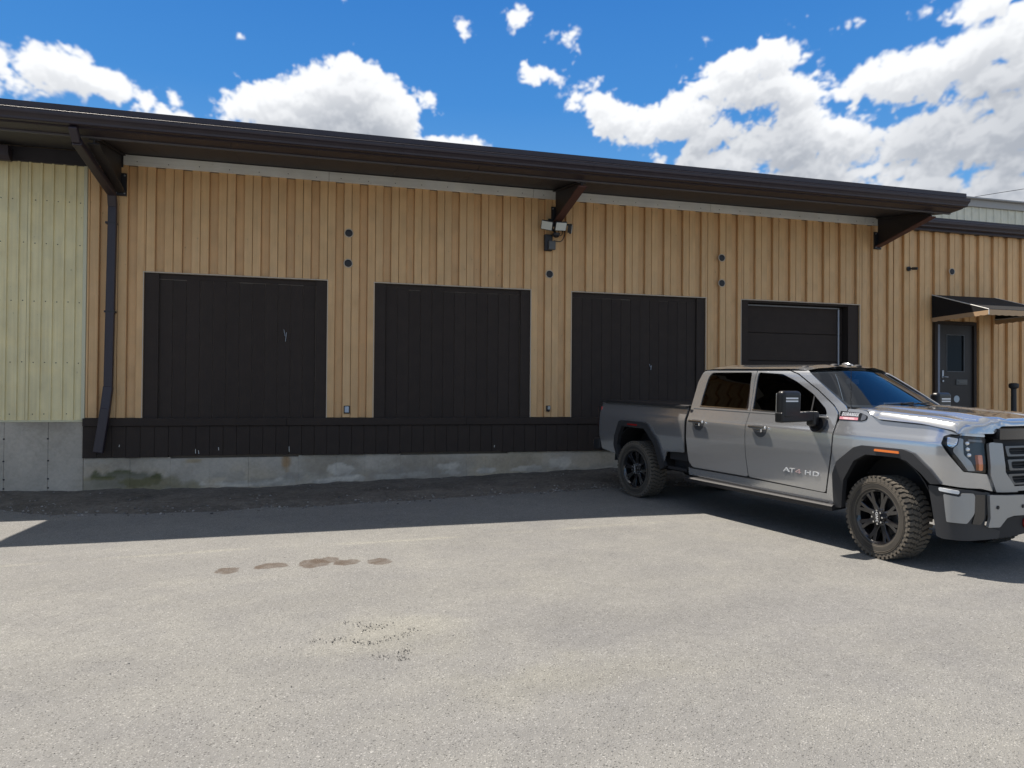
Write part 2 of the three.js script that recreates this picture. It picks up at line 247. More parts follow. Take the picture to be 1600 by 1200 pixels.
{
  const axis = (lo, hi, st, far, fine) => { const a = []; for (const f of far.slice().reverse()) a.push(lo - f); for (let v = lo; v <= hi + 1e-6; v += v > fine[0] && v < fine[1] ? .017 : st) a.push(v); for (const f of far) a.push(hi + f); return a; };
  const far = [.5, 1.5, 4, 9, 20, 45, 100, 240, 500], xs = axis(-8, 13, .045, far, [-1.05, .75]), zs = axis(-.6, 12.4, .045, far, [5.02, 5.58]);
  const nx = xs.length, nz = zs.length, pos = new Float32Array(nx * nz * 3), uv = new Float32Array(nx * nz * 2), col = new Float32Array(nx * nz * 3), idx = [];
  for (let j = 0; j < nz; j++) for (let i = 0; i < nx; i++) {
    const x = xs[i], z = zs[j], o = j * nx + i;
    let y = ground(x, z) + .012 * (fbm(x * .5, z * .5, 3, 5) - .5) * sstep(40, 12, Math.hypot(x, z));
    pos.set([x, y, z], o * 3); uv.set([x, z], o * 2);
    // worn surface: dust drifted in long streaks, bare darker binder, traffic-polished bands
    const warp = fbm(x * .25, z * .3, 3, 8) * 2.2;
    const streak = fbm(x * .42 + 10, (z + x * .10) * 1.45 + warp, 5, 2) - .5, blot = fbm(x * .8, z * .9, 5, 12) - .5, fine = fbm(x * 3.1, z * 4.2, 4, 17) - .5, grit = hash(i, j, 5) - .5;
    let v = .368 * (1 + .18 * streak + .10 * blot + .20 * fine + .12 * grit), warm = .5 + .7 * blot + .8 * fine;
    const bare = sstep(.12, .30, fbm(x * .55 + 40, z * .9 + 7, 4, 31) - .5 + .3 * fine); v *= 1 - .10 * bare; warm -= bare * .4;
    // pale silt drifted along the old line and round the shallow hollow
    const line = Math.abs(z - (4.62 - .06 * (x + 1.6) + .05 * Math.sin(x * 1.3) + .09 * (fbm(x * 1.4, 2, 3, 44) - .5)));
    const ln = sstep(.07, .0, line) * sstep(.35, .62, fbm(x * 1.7, z * 6, 4, 46)); v *= 1 + .18 * ln; warm += ln;
    const silt = sstep(.75, .1, Math.hypot((x - .48) / .8, (z - 7.35) / .8) + 1.3 * (fbm(x * 2.2, z * 2.2, 4, 52) - .5)); v *= 1 + .09 * silt; warm += .9 * silt;
    const silt2 = sstep(.8, .1, Math.hypot((x - 1.3) / 1.6, (z - 8.5) / .5) + 1.3 * (fbm(x * 1.9, z * 2.4, 4, 57) - .5)); v *= 1 + .04 * silt2; warm += .9 * silt2;
    let r = v * (1 + .016 * warm), gg = v * (1 + .008 * warm), b = v * (1 - .05 * warm);
    // brown leaf-litter stains
    for (const [sx, sz, a, c] of stains) { const q = Math.hypot((x - sx) / a, (z - sz + .10 * (x - sx)) / c) + .8 * (fbm(x * 12, z * 9, 4, 71) - .5), k = sstep(1.02, .93, q) * (.62 + .7 * (fbm(x * 20, z * 16, 3, 73) - .3)); r = lerp(r, .15, k); gg = lerp(gg, .108, k); b = lerp(b, .08, k); }
    col.set([r, gg, b], o * 3);
    if (i && j) { const a = o, bb = o - 1, c = o - nx, d = o - nx - 1; idx.push(d, bb, c, c, bb, a); }
  }
  const g = new THREE.BufferGeometry(); g.setAttribute('position', new THREE.BufferAttribute(pos, 3)); g.setAttribute('uv', new THREE.BufferAttribute(uv, 2)); g.setAttribute('color', new THREE.BufferAttribute(col, 3)); g.setIndex(idx); g.computeVertexNormals();
  structure('asphalt_ground', g, M({ vertexColors: true, map: asphaltMap, bumpMap: asphaltBump, bumpScale: .004, roughness: .93 }));
}
const dirtEdge = (x) => lut([[-9, 1.0], [-4.3, 1.2], [-3.4, 1.95], [-2.5, 2.0], [-1.4, 2.15], [.9, 2.1], [2.8, 1.95], [4.5, 1.6], [9, 1.3]])(x) + .22 * (fbm(x * 1.3, 4, 4, 95) - .5);
{
  const xs = [], zs = []; for (let x = -9; x < 12; x += .05) xs.push(x); for (let z = -.05; z < 2.5; z += .045) zs.push(z);
  const nx = xs.length, pos = [], uv = [], idx = [], col = [];
  zs.forEach((z, j) => xs.forEach((x, i) => {
    const e = dirtEdge(x), q = (e - z), n = fbm(x * 4, z * 4, 5, 97) - .5;
    const y = dirtTop(x, z) + .035 * sstep(0, .5, q) + .05 * n * sstep(-.1, .3, q) - (q < 0.04 ? Math.min(.1, (.04 - q) * .35) + .006 : 0) + .006;
    pos.push(x, y, z); uv.push(x, z);
    const c = .205 + .12 * (fbm(x * 1.1, z * 2, 4, 98) - .5) + .1 * n; col.push(c, c * .95, c * .88);
    if (i && j) { const o = j * nx + i; idx.push(o - nx - 1, o - 1, o - nx, o - nx, o - 1, o); }
  }));
  const g = new THREE.BufferGeometry(); g.setAttribute('position', new THREE.Float32BufferAttribute(pos, 3)); g.setAttribute('uv', new THREE.Float32BufferAttribute(uv, 2)); g.setAttribute('color', new THREE.Float32BufferAttribute(col, 3)); g.setIndex(idx); g.computeVertexNormals();
  structure('dirt_strip', g, M({ vertexColors: true, map: dirtMap, bumpMap: dirtBump, bumpScale: .02, roughness: .97 }));
}
function pebbles(name, n, where, label, s0, s1, c0, c1) {
  const geo = new THREE.IcosahedronGeometry(1, 1), p = geo.attributes.position; for (let i = 0; i < p.count; i++) { const k = 1 + .3 * (hash(Math.round(p.getX(i) * 50), Math.round(p.getY(i) * 50 + p.getZ(i) * 97)) - .5); p.setXYZ(i, p.getX(i) * k, p.getY(i) * k * .62, p.getZ(i) * k); } geo.computeVertexNormals();
  const im = new THREE.InstancedMesh(geo, M({ roughness: .9 }), n), m = new THREE.Matrix4(), q = new THREE.Quaternion(), e = new THREE.Euler(), c = new THREE.Color();
  for (let i = 0; i < n; i++) { const [x, y, z] = where(), s = s0 + (s1 - s0) * Math.pow(rnd(), 3); e.set(rr(-.3, .3), rr(0, 6.3), rr(-.3, .3)); m.compose(new THREE.Vector3(x, y + s * .25, z), q.setFromEuler(e), new THREE.Vector3(s, s * rr(.7, 1.1), s * rr(.7, 1))); im.setMatrixAt(i, m); const v = rr(c0, c1); im.setColorAt(i, c.setRGB(v, v * .96, v * .9)); }
  im.name = name; im.userData = { label, category: 'gravel', kind: 'stuff' }; shadows(im); scene.add(im);
}
seed = 99;
pebbles('loose_gravel', 1500, () => { const x = rr(-7, 6.5), e = dirtEdge(x), z = e + .42 * (rnd() + rnd() - 1) - .12; return [x, Math.max(dirtTop(x, z), ground(x, z)) + .004, z]; }, 'loose gravel along the edge of the dirt strip', .003, .022, .08, .34);
pebbles('scattered_gravel', 1500, () => { const x = rr(-6, 6.5), z = rr(.1, 2.0); return [x, dirtTop(x, z) + .03, z]; }, 'stones scattered over the dirt strip by the foundation', .004, .02, .10, .34);
pebbles('asphalt_chippings', 2600, () => { const x = rr(-6.5, 7), z = 3.9 + 8 * Math.pow(rnd(), .8); return [x, ground(x, z), z]; }, 'loose pale chippings lying on the sunlit asphalt', .002, .006, .16, .5);
const crumble = [[.12, 7.1, .42, 7.3], [.28, 7.32, .52, 7.25], [.12, 7.45, .35, 7.62], [.30, 7.62, .55, 7.52], [.55, 7.52, .66, 7.38], [.32, 7.85, .52, 7.92], [.52, 7.92, .55, 7.75], [-.1, 7.5, .15, 7.5]];
pebbles('crumbled_asphalt', 420, () => { const [a, b, c, d] = crumble[Math.floor(rnd() * crumble.length)], t = rnd(), x = lerp(a, c, t) + .05 * (rnd() + rnd() - 1), z = lerp(b, d, t) + .08 * (rnd() + rnd() - 1); return [x, ground(x, z), z]; }, 'grey crumbs of broken asphalt round a shallow pale hollow', .002, .0065, .08, .22);

// ------------------------------------------------------------------ warehouse with the loading doors
seed = 2024;
const pick = (a) => a[Math.floor(rnd() * a.length) % a.length];
const PER = .4025, XR0 = .188, DEP = .062;
const doorsX = [[-2.782, .059], [.853, 3.673], [4.474, 7.261], [8.058, 10.864]];
const HEAD = 3.588, SILL = 1.236;
// siding: pairs of raised boards with one recessed board between pairs
function siding(parent, x0, x1, y0, y1, holes) {
  const k0 = Math.floor((x0 - XR0) / PER) - 1, k1 = Math.ceil((x1 - XR0) / PER) + 1;
  for (let k = k0; k <= k1; k++) {
    const xr = XR0 + k * PER;
    for (const [a0, b0, up] of [[xr - .262, xr - .1345, 1], [xr - .1285, xr, 1], [xr + .0025, xr + PER - .2645, 0]]) {
      let cuts = [Math.max(a0, x0), Math.min(b0, x1)]; if (cuts[1] - cuts[0] < .012) continue;
      for (const h of holes) for (const e of [h[0], h[1]]) if (e > cuts[0] + .008 && e < cuts[cuts.length - 1] - .008) cuts.push(e);
      cuts.sort((p, q) => p - q);
      const m = pick(mat.tan), z1 = up ? rr(-.0015, .0015) : -DEP + rr(-.001, .001);
      for (let i = 1; i < cuts.length; i++) {
        const a = cuts[i - 1], b = cuts[i], mid = (a + b) / 2, hole = holes.find((h) => mid > h[0] && mid < h[1]);
        const lo = hole ? hole[2] : y0 + rr(-.004, .004); if (y1 - lo < .05) continue;
        const c = Math.min(.007, (b - a) / 4);
        part('siding_board', prism([[a, -.069], [b, -.069], [b, z1 - c], [b - c, z1], [a + c, z1], [a, z1 - c]], lo, y1, 'y'), m, parent);
        if (hole && hole[3] !== undefined && hole[3] > y0 + .05) part('siding_board', prism([[a, -.069], [b, -.069], [b, z1], [a, z1]], y0, hole[3], 'y'), m, parent);
      }
    }
  }
}
const shed = thing('warehouse', 'long loading warehouse with tan board siding, brown dock doors and deep dark eaves', 'building');
// shell
const shell = mat.tan[0];
part('wall', merge([bx(-3.60, 8.05, .3, 5.47, -.30, -.07), bx(10.87, 11.70, .3, 5.47, -.30, -.07), bx(8.05, 10.87, HEAD + .01, 5.47, -.30, -.07), bx(8.05, 10.87, .3, SILL - .01, -.30, -.07), bx(-3.60, 11.70, 0, 7.3, -12, -11.8), bx(-3.60, -3.4, 0, 5.47, -11.8, -.31), bx(11.5, 11.70, 0, 5.47, -11.8, -.31), bx(8.0, 10.95, SILL - .02, HEAD + .05, -1.2, -.9)]), mat.sheathing, shed);
siding(shed, -3.60, 11.715, SILL + .006, 5.275, doorsX.map(([a, b]) => [a, b, HEAD + .006]));
// thin returns round the openings
for (const [a, b] of doorsX) {
  const d = sub('opening_trim', shed);
  part('side_trim', bx(a - .014, a - .001, SILL + .004, HEAD, -.064, .0045), mat.tanTrim, d);
  part('side_trim', bx(b + .001, b + .014, SILL + .004, HEAD, -.064, .0045), mat.tanTrim, d);
  part('head_trim', bx(a - .014, b + .014, HEAD - .012, HEAD + .003, -.064, .0035), mat.tanTrim, d);
}
// dock doors of vertical boards between jambs
function dockDoor(i, jl, jr, gap, pull) {
  const [x0, x1] = doorsX[i], d = sub('dock_door', shed), a = x0 + jl, b = x1 - jr, n = Math.round((b - a) / .204), w = (b - a) / n;
  if (jl > .05) part('jamb', bx(x0 + .002, a - .006, SILL, HEAD - .02, -.069, -.022), mat.brown[0], d);
  part('jamb', bx(b + .006, x1 - .002, SILL, HEAD - .02, -.069, -.022), mat.brown[2], d);
  part('head_rail', bx(x0 + .002, x1 - .002, HEAD - .10, HEAD - .014, -.069, -.058), mat.brown[1], d);
  for (let k = 0; k < n; k++) { const p = a + k * w, q = p + w - gap, z = -.055 + rr(-.0025, .002), c = .004; part('door_board', prism([[p, -.069], [q, -.069], [q, z - c], [q - c, z], [p + c, z], [p, z - c]], SILL, HEAD - .105 + rr(-.01, .005), 'y'), pick(mat.brown), d); }
  if (pull) { const [px, py, h] = pull; part('latch', merge([beam([px - .02, py + h, -.044], [px + .004, py - h * .1, -.040], .012, .006, [0, 0, 1]), beam([px + .022, py + h * .55, -.044], [px + .008, py - h, -.040], .014, .006, [0, 0, 1])]), mat.galv, d); }
  return d;
}
dockDoor(0, .222, .187, .006, [-.62, 2.62, .10]);
dockDoor(1, .20, .186, .0045);
dockDoor(2, .03, .19, .003, [6.10, 2.20, .055]);
{ // sectional door set back in its opening
  const d = sub('overhead_door', shed), [x0, x1] = doorsX[3];
  part('jamb', bx(x0 + .002, x0 + .17, SILL, HEAD - .014, -.30, -.03), mat.brown[1], d);
  part('jamb', bx(x1 - .26, x1 - .002, SILL, HEAD - .014, -.30, -.03), mat.brown[0], d);
  part('head_rail', bx(x0 + .17, x1 - .26, HEAD - .05, HEAD - .014, -.30, -.04), mat.brown[2], d);
  const y = [SILL, 1.80, 2.38, 2.95, HEAD - .055];
  for (let k = 0; k < 4; k++) { const a = y[k] + .004, b = y[k + 1] - .004; part('door_panel', prism([[-.30, a], [-.215, a], [-.208, a + .012], [-.208, b - .012], [-.215, b], [-.30, b]], x0 + .175, x1 - .265, 'x'), mat.brown[k % 3], d); }
  part('weather_strip', bx(x1 - .385, x1 - .352, SILL, HEAD - .10, -.205, -.18), mat.galv, d);
  part('weather_strip', bx(x0 + .18, x1 - .352, HEAD - .095, HEAD - .07, -.205, -.18), mat.grey, d);
}
// dock rail, skirt boards and the concrete below
for (let x = -3.62; x < 11.6; x += 3.05) part('dock_rail', prism([[-.06, 1.112], [.052, 1.112], [.056, 1.118], [.056, 1.226], [.048, SILL], [-.06, SILL]], x + .002, Math.min(x + 3.046, 11.70), 'x'), pick(mat.brown), shed);
for (let x = -3.62, k = 0; x < 11.6; x += .2055, k++) {
  const q = Math.min(x + .2030, 11.70), mid = x + .1, slot = (mid > -2.343 && mid < -.395) || (mid > 1.318 && mid < 3.246), z = .030 + rr(-.002, .002), b = slot ? .632 : .612 + rr(-.006, .006);
  part('skirt_board', prism([[x, -.05], [q, -.05], [q, z - .005], [q - .005, z], [x + .005, z], [x, z - .005]], b, 1.108, 'y'), pick(mat.brown), shed);
}
for (const [x, y, h] of [[-1.98, .70, .035], [-1.93, .685, .028], [-1.63, .735, .025], [-.53, .715, .045], [3.0, .72, .02], [-3.1, .80, .018]]) part('paint_chip', beam([x, y - h, .034], [x + rr(-.008, .008), y + h, .034], .008, .003, [1, 0, 0]), mat.white, shed);
function concreteColor(x, y) {
  const n = fbm(x * 3, y * 3, 5, 201), f = fbm(x * 9, y * 9, 4, 205); let c = [1, 1, 1];
  const mix = (k, t) => { c = c.map((v, i) => lerp(v, t[i], k)); };
  mix(.75 * sstep(.45, .7, fbm(x * 1.2, y * 2.4, 5, 211)), [.66, .64, .60]);
  if (x > -3.61) {
    mix(.5 * sstep(.42, .62, fbm(x * .9 + 3, y * 1.3, 5, 214)), [1.04, .95, .78]);
    // moss and wet growth below the downspout
    const e = Math.hypot((x + 3.05) / .55, (y - .27) / .14) + 1.1 * (f - .5); mix(.93 * sstep(1.1, .8, e), [.20, .235, .11]);
    mix(.65 * sstep(1.4, 1.0, Math.hypot((x + 2.95) / .75, (y - .12) / .14) + 1.2 * (n - .5)), [.48, .47, .30]);
    // rust run
    mix(.7 * sstep(1.1, .5, Math.hypot((x + .58) / .085, (y - .50) / .16) + 1.2 * (f - .5)), [.80, .50, .20]);
    mix(.5 * sstep(1.1, .5, Math.hypot((x + 2.0) / .16, (y - .545) / .04) + .8 * (f - .5)), [.75, .58, .28]);
    // crusts of salt, each where it has bloomed out of the concrete
    for (const [sx, sy, rx, ry] of [[-1.35, .15, .45, .05], [-.75, .17, .26, .06], [.05, .16, .22, .05], [.5, .20, .3, .05], [1.12, .21, .2, .06], [1.6, .25, .22, .05], [2.2, .36, .27, .07], [2.2, .26, .18, .04], [2.9, .29, .2, .05], [3.6, .30, .3, .05], [.35, .36, .2, .08], [4.3, .4, .25, .1]]) mix(.8 * sstep(1.15, .75, Math.hypot((x - sx) / rx, (y - sy) / ry) + 1.5 * (f - .5) + .8 * (n - .5)), [1.32, 1.36, 1.40]);
    mix(.5 * sstep(.50, .56, fbm(x * 2.1 + 9, y * 5, 5, 231)) * sstep(.42, .3, y), [.66, .68, .72]);
  }
  return c;
}
function slab(x0, x1, y0, y1, z1) {
  const nx = Math.max(2, Math.round((x1 - x0) / .03)), ny = Math.max(2, Math.round((y1 - y0) / .03)), g = new THREE.BoxGeometry(x1 - x0, y1 - y0, .3, nx, ny, 1); g.translate((x0 + x1) / 2, (y0 + y1) / 2, z1 - .15);
  const p = g.attributes.position, uv = g.attributes.uv, col = new Float32Array(p.count * 3);
  for (let i = 0; i < p.count; i++) { const x = p.getX(i), y = p.getY(i); if (p.getZ(i) > z1 - .01) { const e = Math.min(x - x0, x1 - x, y1 - y); p.setZ(i, p.getZ(i) - (e < .004 ? .003 : 0) + .008 * (fbm(x * 4, y * 4, 4, 240) - .5)); } uv.setXY(i, x, y); col.set(concreteColor(x, y), i * 3); }
  g.setAttribute('color', new THREE.BufferAttribute(col, 3)); g.computeVertexNormals(); return g;
}
{
  const js = [-3.61, -2.95, -2.36, -1.764, -1.173, -.577, -.381, .236, .718, 1.325, 1.894, 2.504, 2.844, 3.27, 3.9, 4.5, 5.1, 5.7, 6.6, 7.5, 8.5, 9.6, 10.7, 11.7];
  for (let i = 1; i < js.length; i++) { const mid = (js[i] + js[i - 1]) / 2, slot = (mid > -2.36 && mid < -.39) || (mid > 1.3 && mid < 3.25); part('foundation_block', slab(js[i - 1] + .001, js[i] - .001, -.3, slot ? .584 : .608, rr(-.004, .004)), mat.concrete, shed); }
}
// roof, soffit, fascia
const EL = -4.97, ER = 11.72;
part('roof', prism([[1.745, 5.505], [1.66, 5.30], [0, 5.52], [-.3, 5.55], [-12.2, 7.55], [-12.2, 7.83]], EL, ER, 'x'), mat.brownMetal, shed);
const sof = sub('soffit', shed);
for (let x = EL, k = 0; x < ER - .01; x += 1.22, k++) { const e = Math.min(x + 1.216, ER); part('soffit_panel', prism([[0, 5.462], [1.40, 5.232], [1.40, 5.222], [0, 5.446]], x, e, 'x'), mat.soffit, sof); part('soffit_panel', prism([[1.41, 5.226], [1.68, 5.240], [1.68, 5.25], [1.41, 5.236]], x, e, 'x'), mat.brownMetal, sof); }
part('soffit_angle', prism([[1.385, 5.222], [1.385, 5.205], [1.425, 5.205], [1.425, 5.226]], EL, ER, 'x'), M({ color: lin(.10, .095, .10), roughness: .6 }), shed);
part('fascia', bx(EL, ER, 5.245, 5.44, 1.665, 1.70), mat.brownMetal, shed);
part('drip_edge', prism([[1.70, 5.445], [1.765, 5.43], [1.775, 5.435], [1.775, 5.512], [1.70, 5.522]], EL, ER, 'x'), mat.brownMetal, shed);
function gutter(parent, x0, x1, len, dz, dy) {
  const prof = [[1.702, 5.40], [1.702, 5.262], [1.708, 5.256], [1.785, 5.256], [1.798, 5.264], [1.803, 5.29], [1.83, 5.318], [1.852, 5.335], [1.858, 5.355], [1.860, 5.385], [1.852, 5.385], [1.849, 5.358], [1.843, 5.342], [1.82, 5.326], [1.793, 5.298], [1.788, 5.27], [1.78, 5.266], [1.712, 5.266], [1.712, 5.40]].map(([z, y]) => [z + dz, y + dy]);
  for (let x = x0; x < x1 - .01; x += len) {
    const e = Math.min(x + len, x1), g = sub('gutter_section', parent);
    part('gutter_trough', prism(prof, x + .0015, e - .0015, 'x'), mat.brownMetal, g);
    part('gutter_lip', bar([x, 5.388 + dy, 1.859 + dz], [e, 5.388 + dy, 1.859 + dz], .0085, 10), mat.brownMetal, g);
  }
  for (const x of [x0 - .004, x1 + .001]) part('gutter_end_cap', prism(prof.slice(0, 10), x, x + .003, 'x'), mat.brownMetal, parent);
}
gutter(shed, EL, ER, 3.05, 0, 0);
// pale frieze boards under the soffit, with their nail heads
part('eave_flashing', prism([[.002, 5.23], [.022, 5.23], [.026, 5.235], [.026, 5.43], [.002, 5.435]], -3.60, -3.10, 'x'), mat.soffit, shed);
for (let x = -3.095, k = 0; x < 11.6; k++) {
  const e = k === 0 ? .07 : Math.min(x + 3.63, 11.66), f = part('frieze_board', prism([[.002, 5.268], [.036, 5.268], [.040, 5.274], [.040, 5.425], [.002, 5.432]], x + .003, e - .003, 'x'), mat.white, shed);
  const nails = []; for (let n = x + .2; n < e; n += .46) nails.push(new THREE.SphereGeometry(.008, 6, 4).translate(n, 5.315 + .02 * hash(Math.round(n * 50), 3), .041)); part('nail_heads', merge(nails), mat.blackPlastic, f); x = e;
}
function bracket(X, flange) {
  const b = sub('roof_bracket', shed);
  part('web', prism([[.04, 4.83], [1.40, 5.135], [1.40, 5.205], [.04, 5.425]], X - .012, X + .012, 'x'), mat.bracket, b);
  part('flange', beam([X, 4.82, .035], [X, 5.128, 1.43], .15, .022), flange, b);
  part('flange', beam([X, 5.405, .06], [X, 5.198, 1.38], .15, .016), mat.bracket, b);
  part('wall_plate', bx(X - .085, X + .085, 4.77, 5.13, .001, .036), mat.bracket, b);
  const bolts = []; for (const sx of [-.06, .06]) for (const y of [4.81, 5.09]) bolts.push(new THREE.CylinderGeometry(.014, .014, .02, 6).rotateX(Math.PI / 2).translate(X + sx, y, .044)); part('bolt_heads', merge(bolts), mat.grey, b);
}
bracket(-3.13, mat.bracket); bracket(4.14, mat.bracketRed); bracket(11.29, mat.bracketRed);
{ // downspout
  const d = sub('downspout', shed), P = [[-3.29, 5.24, 1.75], [-3.285, 5.08, 1.60], [-3.215, 4.76, .17], [-3.225, 4.62, .075], [-3.255, 1.68, .075], [-3.285, 1.30, .13], [-3.365, .70, .14]];
  part('outlet_pipe', beam(P[0], P[1], .11, .085), mat.brownMetal, d); part('sloping_pipe', beam(P[1], P[2], .125, .095), mat.brownMetal, d); part('elbow', beam(P[2], [-3.226, 4.58, .077], .130, .098), mat.brownMetal, d);
  part('pipe', beam(P[3], P[4], .125, .09), mat.brownMetal, d); part('elbow', beam([-3.253, 1.74, .076], P[5], .135, .10), mat.brownMetal, d); part('outlet_pipe', beam([-3.275, 1.40, .125], P[6], .14, .105), mat.brownMetal, d);
  for (const y of [4.3, 2.9]) part('strap', bx(-3.32, -3.17, y, y + .03, -.004, .122), mat.bracket, d);
}
// round vents
function vent(parent, x, y, z = 0) { const v = sub('round_vent', parent, [x, y, z]); part('collar', new THREE.TorusGeometry(.070, .009, 8, 24), mat.tanTrim, v, [0, 0, .003]); part('cap', new THREE.LatheGeometry([[0, .020], [.03, .020], [.056, .017], [.063, .008], [.065, -.01]].map(([a, b]) => new THREE.Vector2(a, b)), 24).rotateX(Math.PI / 2), mat.blackPlastic, v); }
for (const [x, y] of [[.41, 4.407], [.403, 3.888], [4.033, 3.883], [7.608, 4.385], [7.61, 3.884]]) vent(shed, x, y, .004);

// ------------------------------------------------------------------ pale ribbed-metal building
const pale = thing('metal_clad_building', 'cream ribbed metal building on a tall grey concrete foundation, joining the warehouse', 'building');
part('wall', merge([bx(-9, -3.66, 1.0, 5.5, -.30, -.05), bx(-9, -8.8, 0, 5.5, -10, -.31), bx(-9, -3.66, 0, 5.5, -10.2, -10), bx(-3.86, -3.66, 0, 5.5, -10, -.31)]), mat.sheathing, pale);
{
  const RP = .1555; let x = -3.66;
  for (let s = 0; s < 7; s++) {
    const top = [], n = 5; let xx = x;
    for (let k = 0; k < n; k++) { top.push([xx, 0], [xx - .100, 0], [xx - .107, .028], [xx - .136, .028], [xx - .145, 0]); xx -= RP; } top.push([xx + .004, 0]);
    const prof = top.concat(top.slice().reverse().map(([a, b]) => [a, b - .003])).map(([a, b]) => [a, b - .030]), sh = part('cladding_sheet', prism(prof, 1.205, 5.30, 'y'), mat.yellow, pale), sc = [];
    for (const y of [1.30, 2.1, 3.05, 3.95, 4.62]) for (let k = 0; k < n; k++) if (hash(k + s * 7, Math.round(y * 10), 4) > .3) sc.push(new THREE.SphereGeometry(.0085, 6, 4).translate(x - k * RP - .05, y + .01 * hash(k, s), -.029)); if (sc.length) part('screw_heads', merge(sc), mat.bracket, sh);
    x = xx;
  }
}
part('corner_trim', prism([[-3.66, -.05], [-3.606, -.05], [-3.606, -.004], [-3.612, .001], [-3.655, .001], [-3.66, -.006]], 1.205, 5.27, 'y'), mat.yellowTrim, pale);
part('base_flashing', prism([[-.05, 1.19], [.012, 1.178], [.014, 1.186], [-.01, 1.205], [-.05, 1.21]], -9, -3.625, 'x'), mat.yellowTrim, pale);
part('eave_flashing', prism([[-.04, 5.20], [.012, 5.20], [.018, 5.205], [.018, 5.42], [-.04, 5.42]], -9, -3.62, 'x'), mat.soffit, pale);
part('roof', prism([[.12, 5.62], [.12, 5.38], [.02, 5.36], [-.3, 5.40], [-10.2, 7.0], [-10.2, 7.2]], -9.2, -4.99, 'x'), mat.brownMetal, pale);
part('gutter_trough', prism([[.125, 5.32], [.125, 5.16], [.14, 5.14], [.22, 5.14], [.28, 5.20], [.30, 5.34], [.285, 5.34], [.265, 5.21], [.21, 5.155], [.14, 5.155], [.14, 5.32]], -9.2, -4.60, 'x'), mat.brownMetal, pale);
part('gutter_end_cap', prism([[.125, 5.32], [.125, 5.16], [.14, 5.14], [.22, 5.14], [.28, 5.20], [.30, 5.34]], -4.60, -4.593, 'x'), mat.brownMetal, pale);
{ const js = [-9, -7.2, -6.0, -5.3, -4.697, -4.102, -3.615]; for (let i = 1; i < js.length; i++) part('foundation_panel', slab(js[i - 1] + .0025, js[i] - .0025, -.3, 1.188, rr(-.003, .003)), mat.concrete, pale); }
{ const t = []; for (const x of [-4.697, -4.102]) for (const y of [.92, .58, .30, .16]) t.push(new THREE.SphereGeometry(.016, 7, 5).scale(1, .8, .35).translate(x + rr(-.01, .01), y, .002)); part('form_tie_ends', merge(t), mat.bracket, pale); }

// ------------------------------------------------------------------ office annex
const annex = thing('office_annex', 'low tan board-sided annex with dark entrance door and brown gutter', 'building');
part('wall', merge([bx(11.74, 19, .2, 5.45, -.30, -.07), bx(18.8, 19, 0, 5.4, -10, -.31), bx(11.74, 19, 0, 5.4, -10.2, -10), bx(11.74, 19, 5.3, 5.44, -10, -.31)]), mat.sheathing, annex);
siding(annex, 11.722, 18.9, .75, 5.24, [[12.80, 13.93, 3.32]]);
part('foundation_panel', slab(11.73, 18.9, -.3, .74, .01), mat.concrete, annex);
part('fascia', bx(11.76, 19.1, 5.235, 5.43, .02, .10), mat.brownMetal, annex);
part('roof', prism([[.18, 5.50], [.18, 5.44], [0, 5.44], [-10.2, 5.75], [-10.2, 5.85]], 11.76, 19.1, 'x'), mat.brownMetal, annex);
gutter(annex, 11.78, 19.1, 3.05, -1.60, .03);
vent(annex, 13.255, 4.401, .004);
{
  const d = sub('entrance_door', annex);
  part('jamb', bx(12.80, 12.875, .9, 3.31, -.069, .012), mat.brown[0], d); part('jamb', bx(13.86, 13.93, .9, 3.31, -.069, .012), mat.brown[0], d); part('head_rail', bx(12.875, 13.86, 3.24, 3.31, -.069, .012), mat.brown[1], d);
  part('jamb_strip', bx(12.876, 12.955, .9, 3.238, -.068, -.012), M({ color: lin(.20, .22, .27), roughness: .5 }), d);
  const leaf = M({ color: lin(.026, .021, .0185), roughness: .5, map: paintMap });
  part('door_leaf', merge([bx(12.96, 13.15, .9, 3.236, -.069, -.028), bx(13.62, 13.855, .9, 3.236, -.069, -.028), bx(13.15, 13.62, .9, 2.22, -.069, -.028), bx(13.15, 13.62, 3.02, 3.236, -.069, -.028)]), leaf, d);
  part('door_glass', bx(13.14, 13.63, 2.21, 3.03, -.058, -.052), new THREE.MeshPhysicalMaterial({ color: lin(.006, .007, .008), roughness: .12, specularIntensity: .35 }), d);
  part('glazing_bead', merge([bx(13.142, 13.156, 2.214, 3.026, -.05, -.021), bx(13.614, 13.628, 2.214, 3.026, -.05, -.021), bx(13.156, 13.614, 2.214, 2.228, -.05, -.021), bx(13.156, 13.614, 3.012, 3.026, -.05, -.021)]), M({ color: lin(.10, .105, .11), roughness: .5 }), d);
  part('handle', merge([new RoundedBoxGeometry(.05, .17, .02, 2, .008).translate(13.035, 2.16, -.018), bar([13.035, 2.10, -.015], [13.035, 2.10, .045], .012), bar([13.035, 2.10, .04], [13.12, 2.095, .04], .011), new THREE.CylinderGeometry(.022, .022, .02, 14).rotateX(Math.PI / 2).translate(13.04, 2.01, -.018)]), mat.galv, d);
  part('mail_slot', merge([new RoundedBoxGeometry(.30, .12, .018, 2, .008).translate(13.55, 1.99, -.02), new RoundedBoxGeometry(.22, .05, .012, 2, .005).translate(13.55, 1.99, -.008)]), M({ color: lin(.12, .12, .115), roughness: .45, metalness: .5 }), d);
  part('round_decal', new THREE.CylinderGeometry(.075, .075, .005, 28).rotateX(Math.PI / 2).translate(13.42, 1.62, -.026), M({ color: lin(.45, .52, .56), roughness: .5 }), d);
}
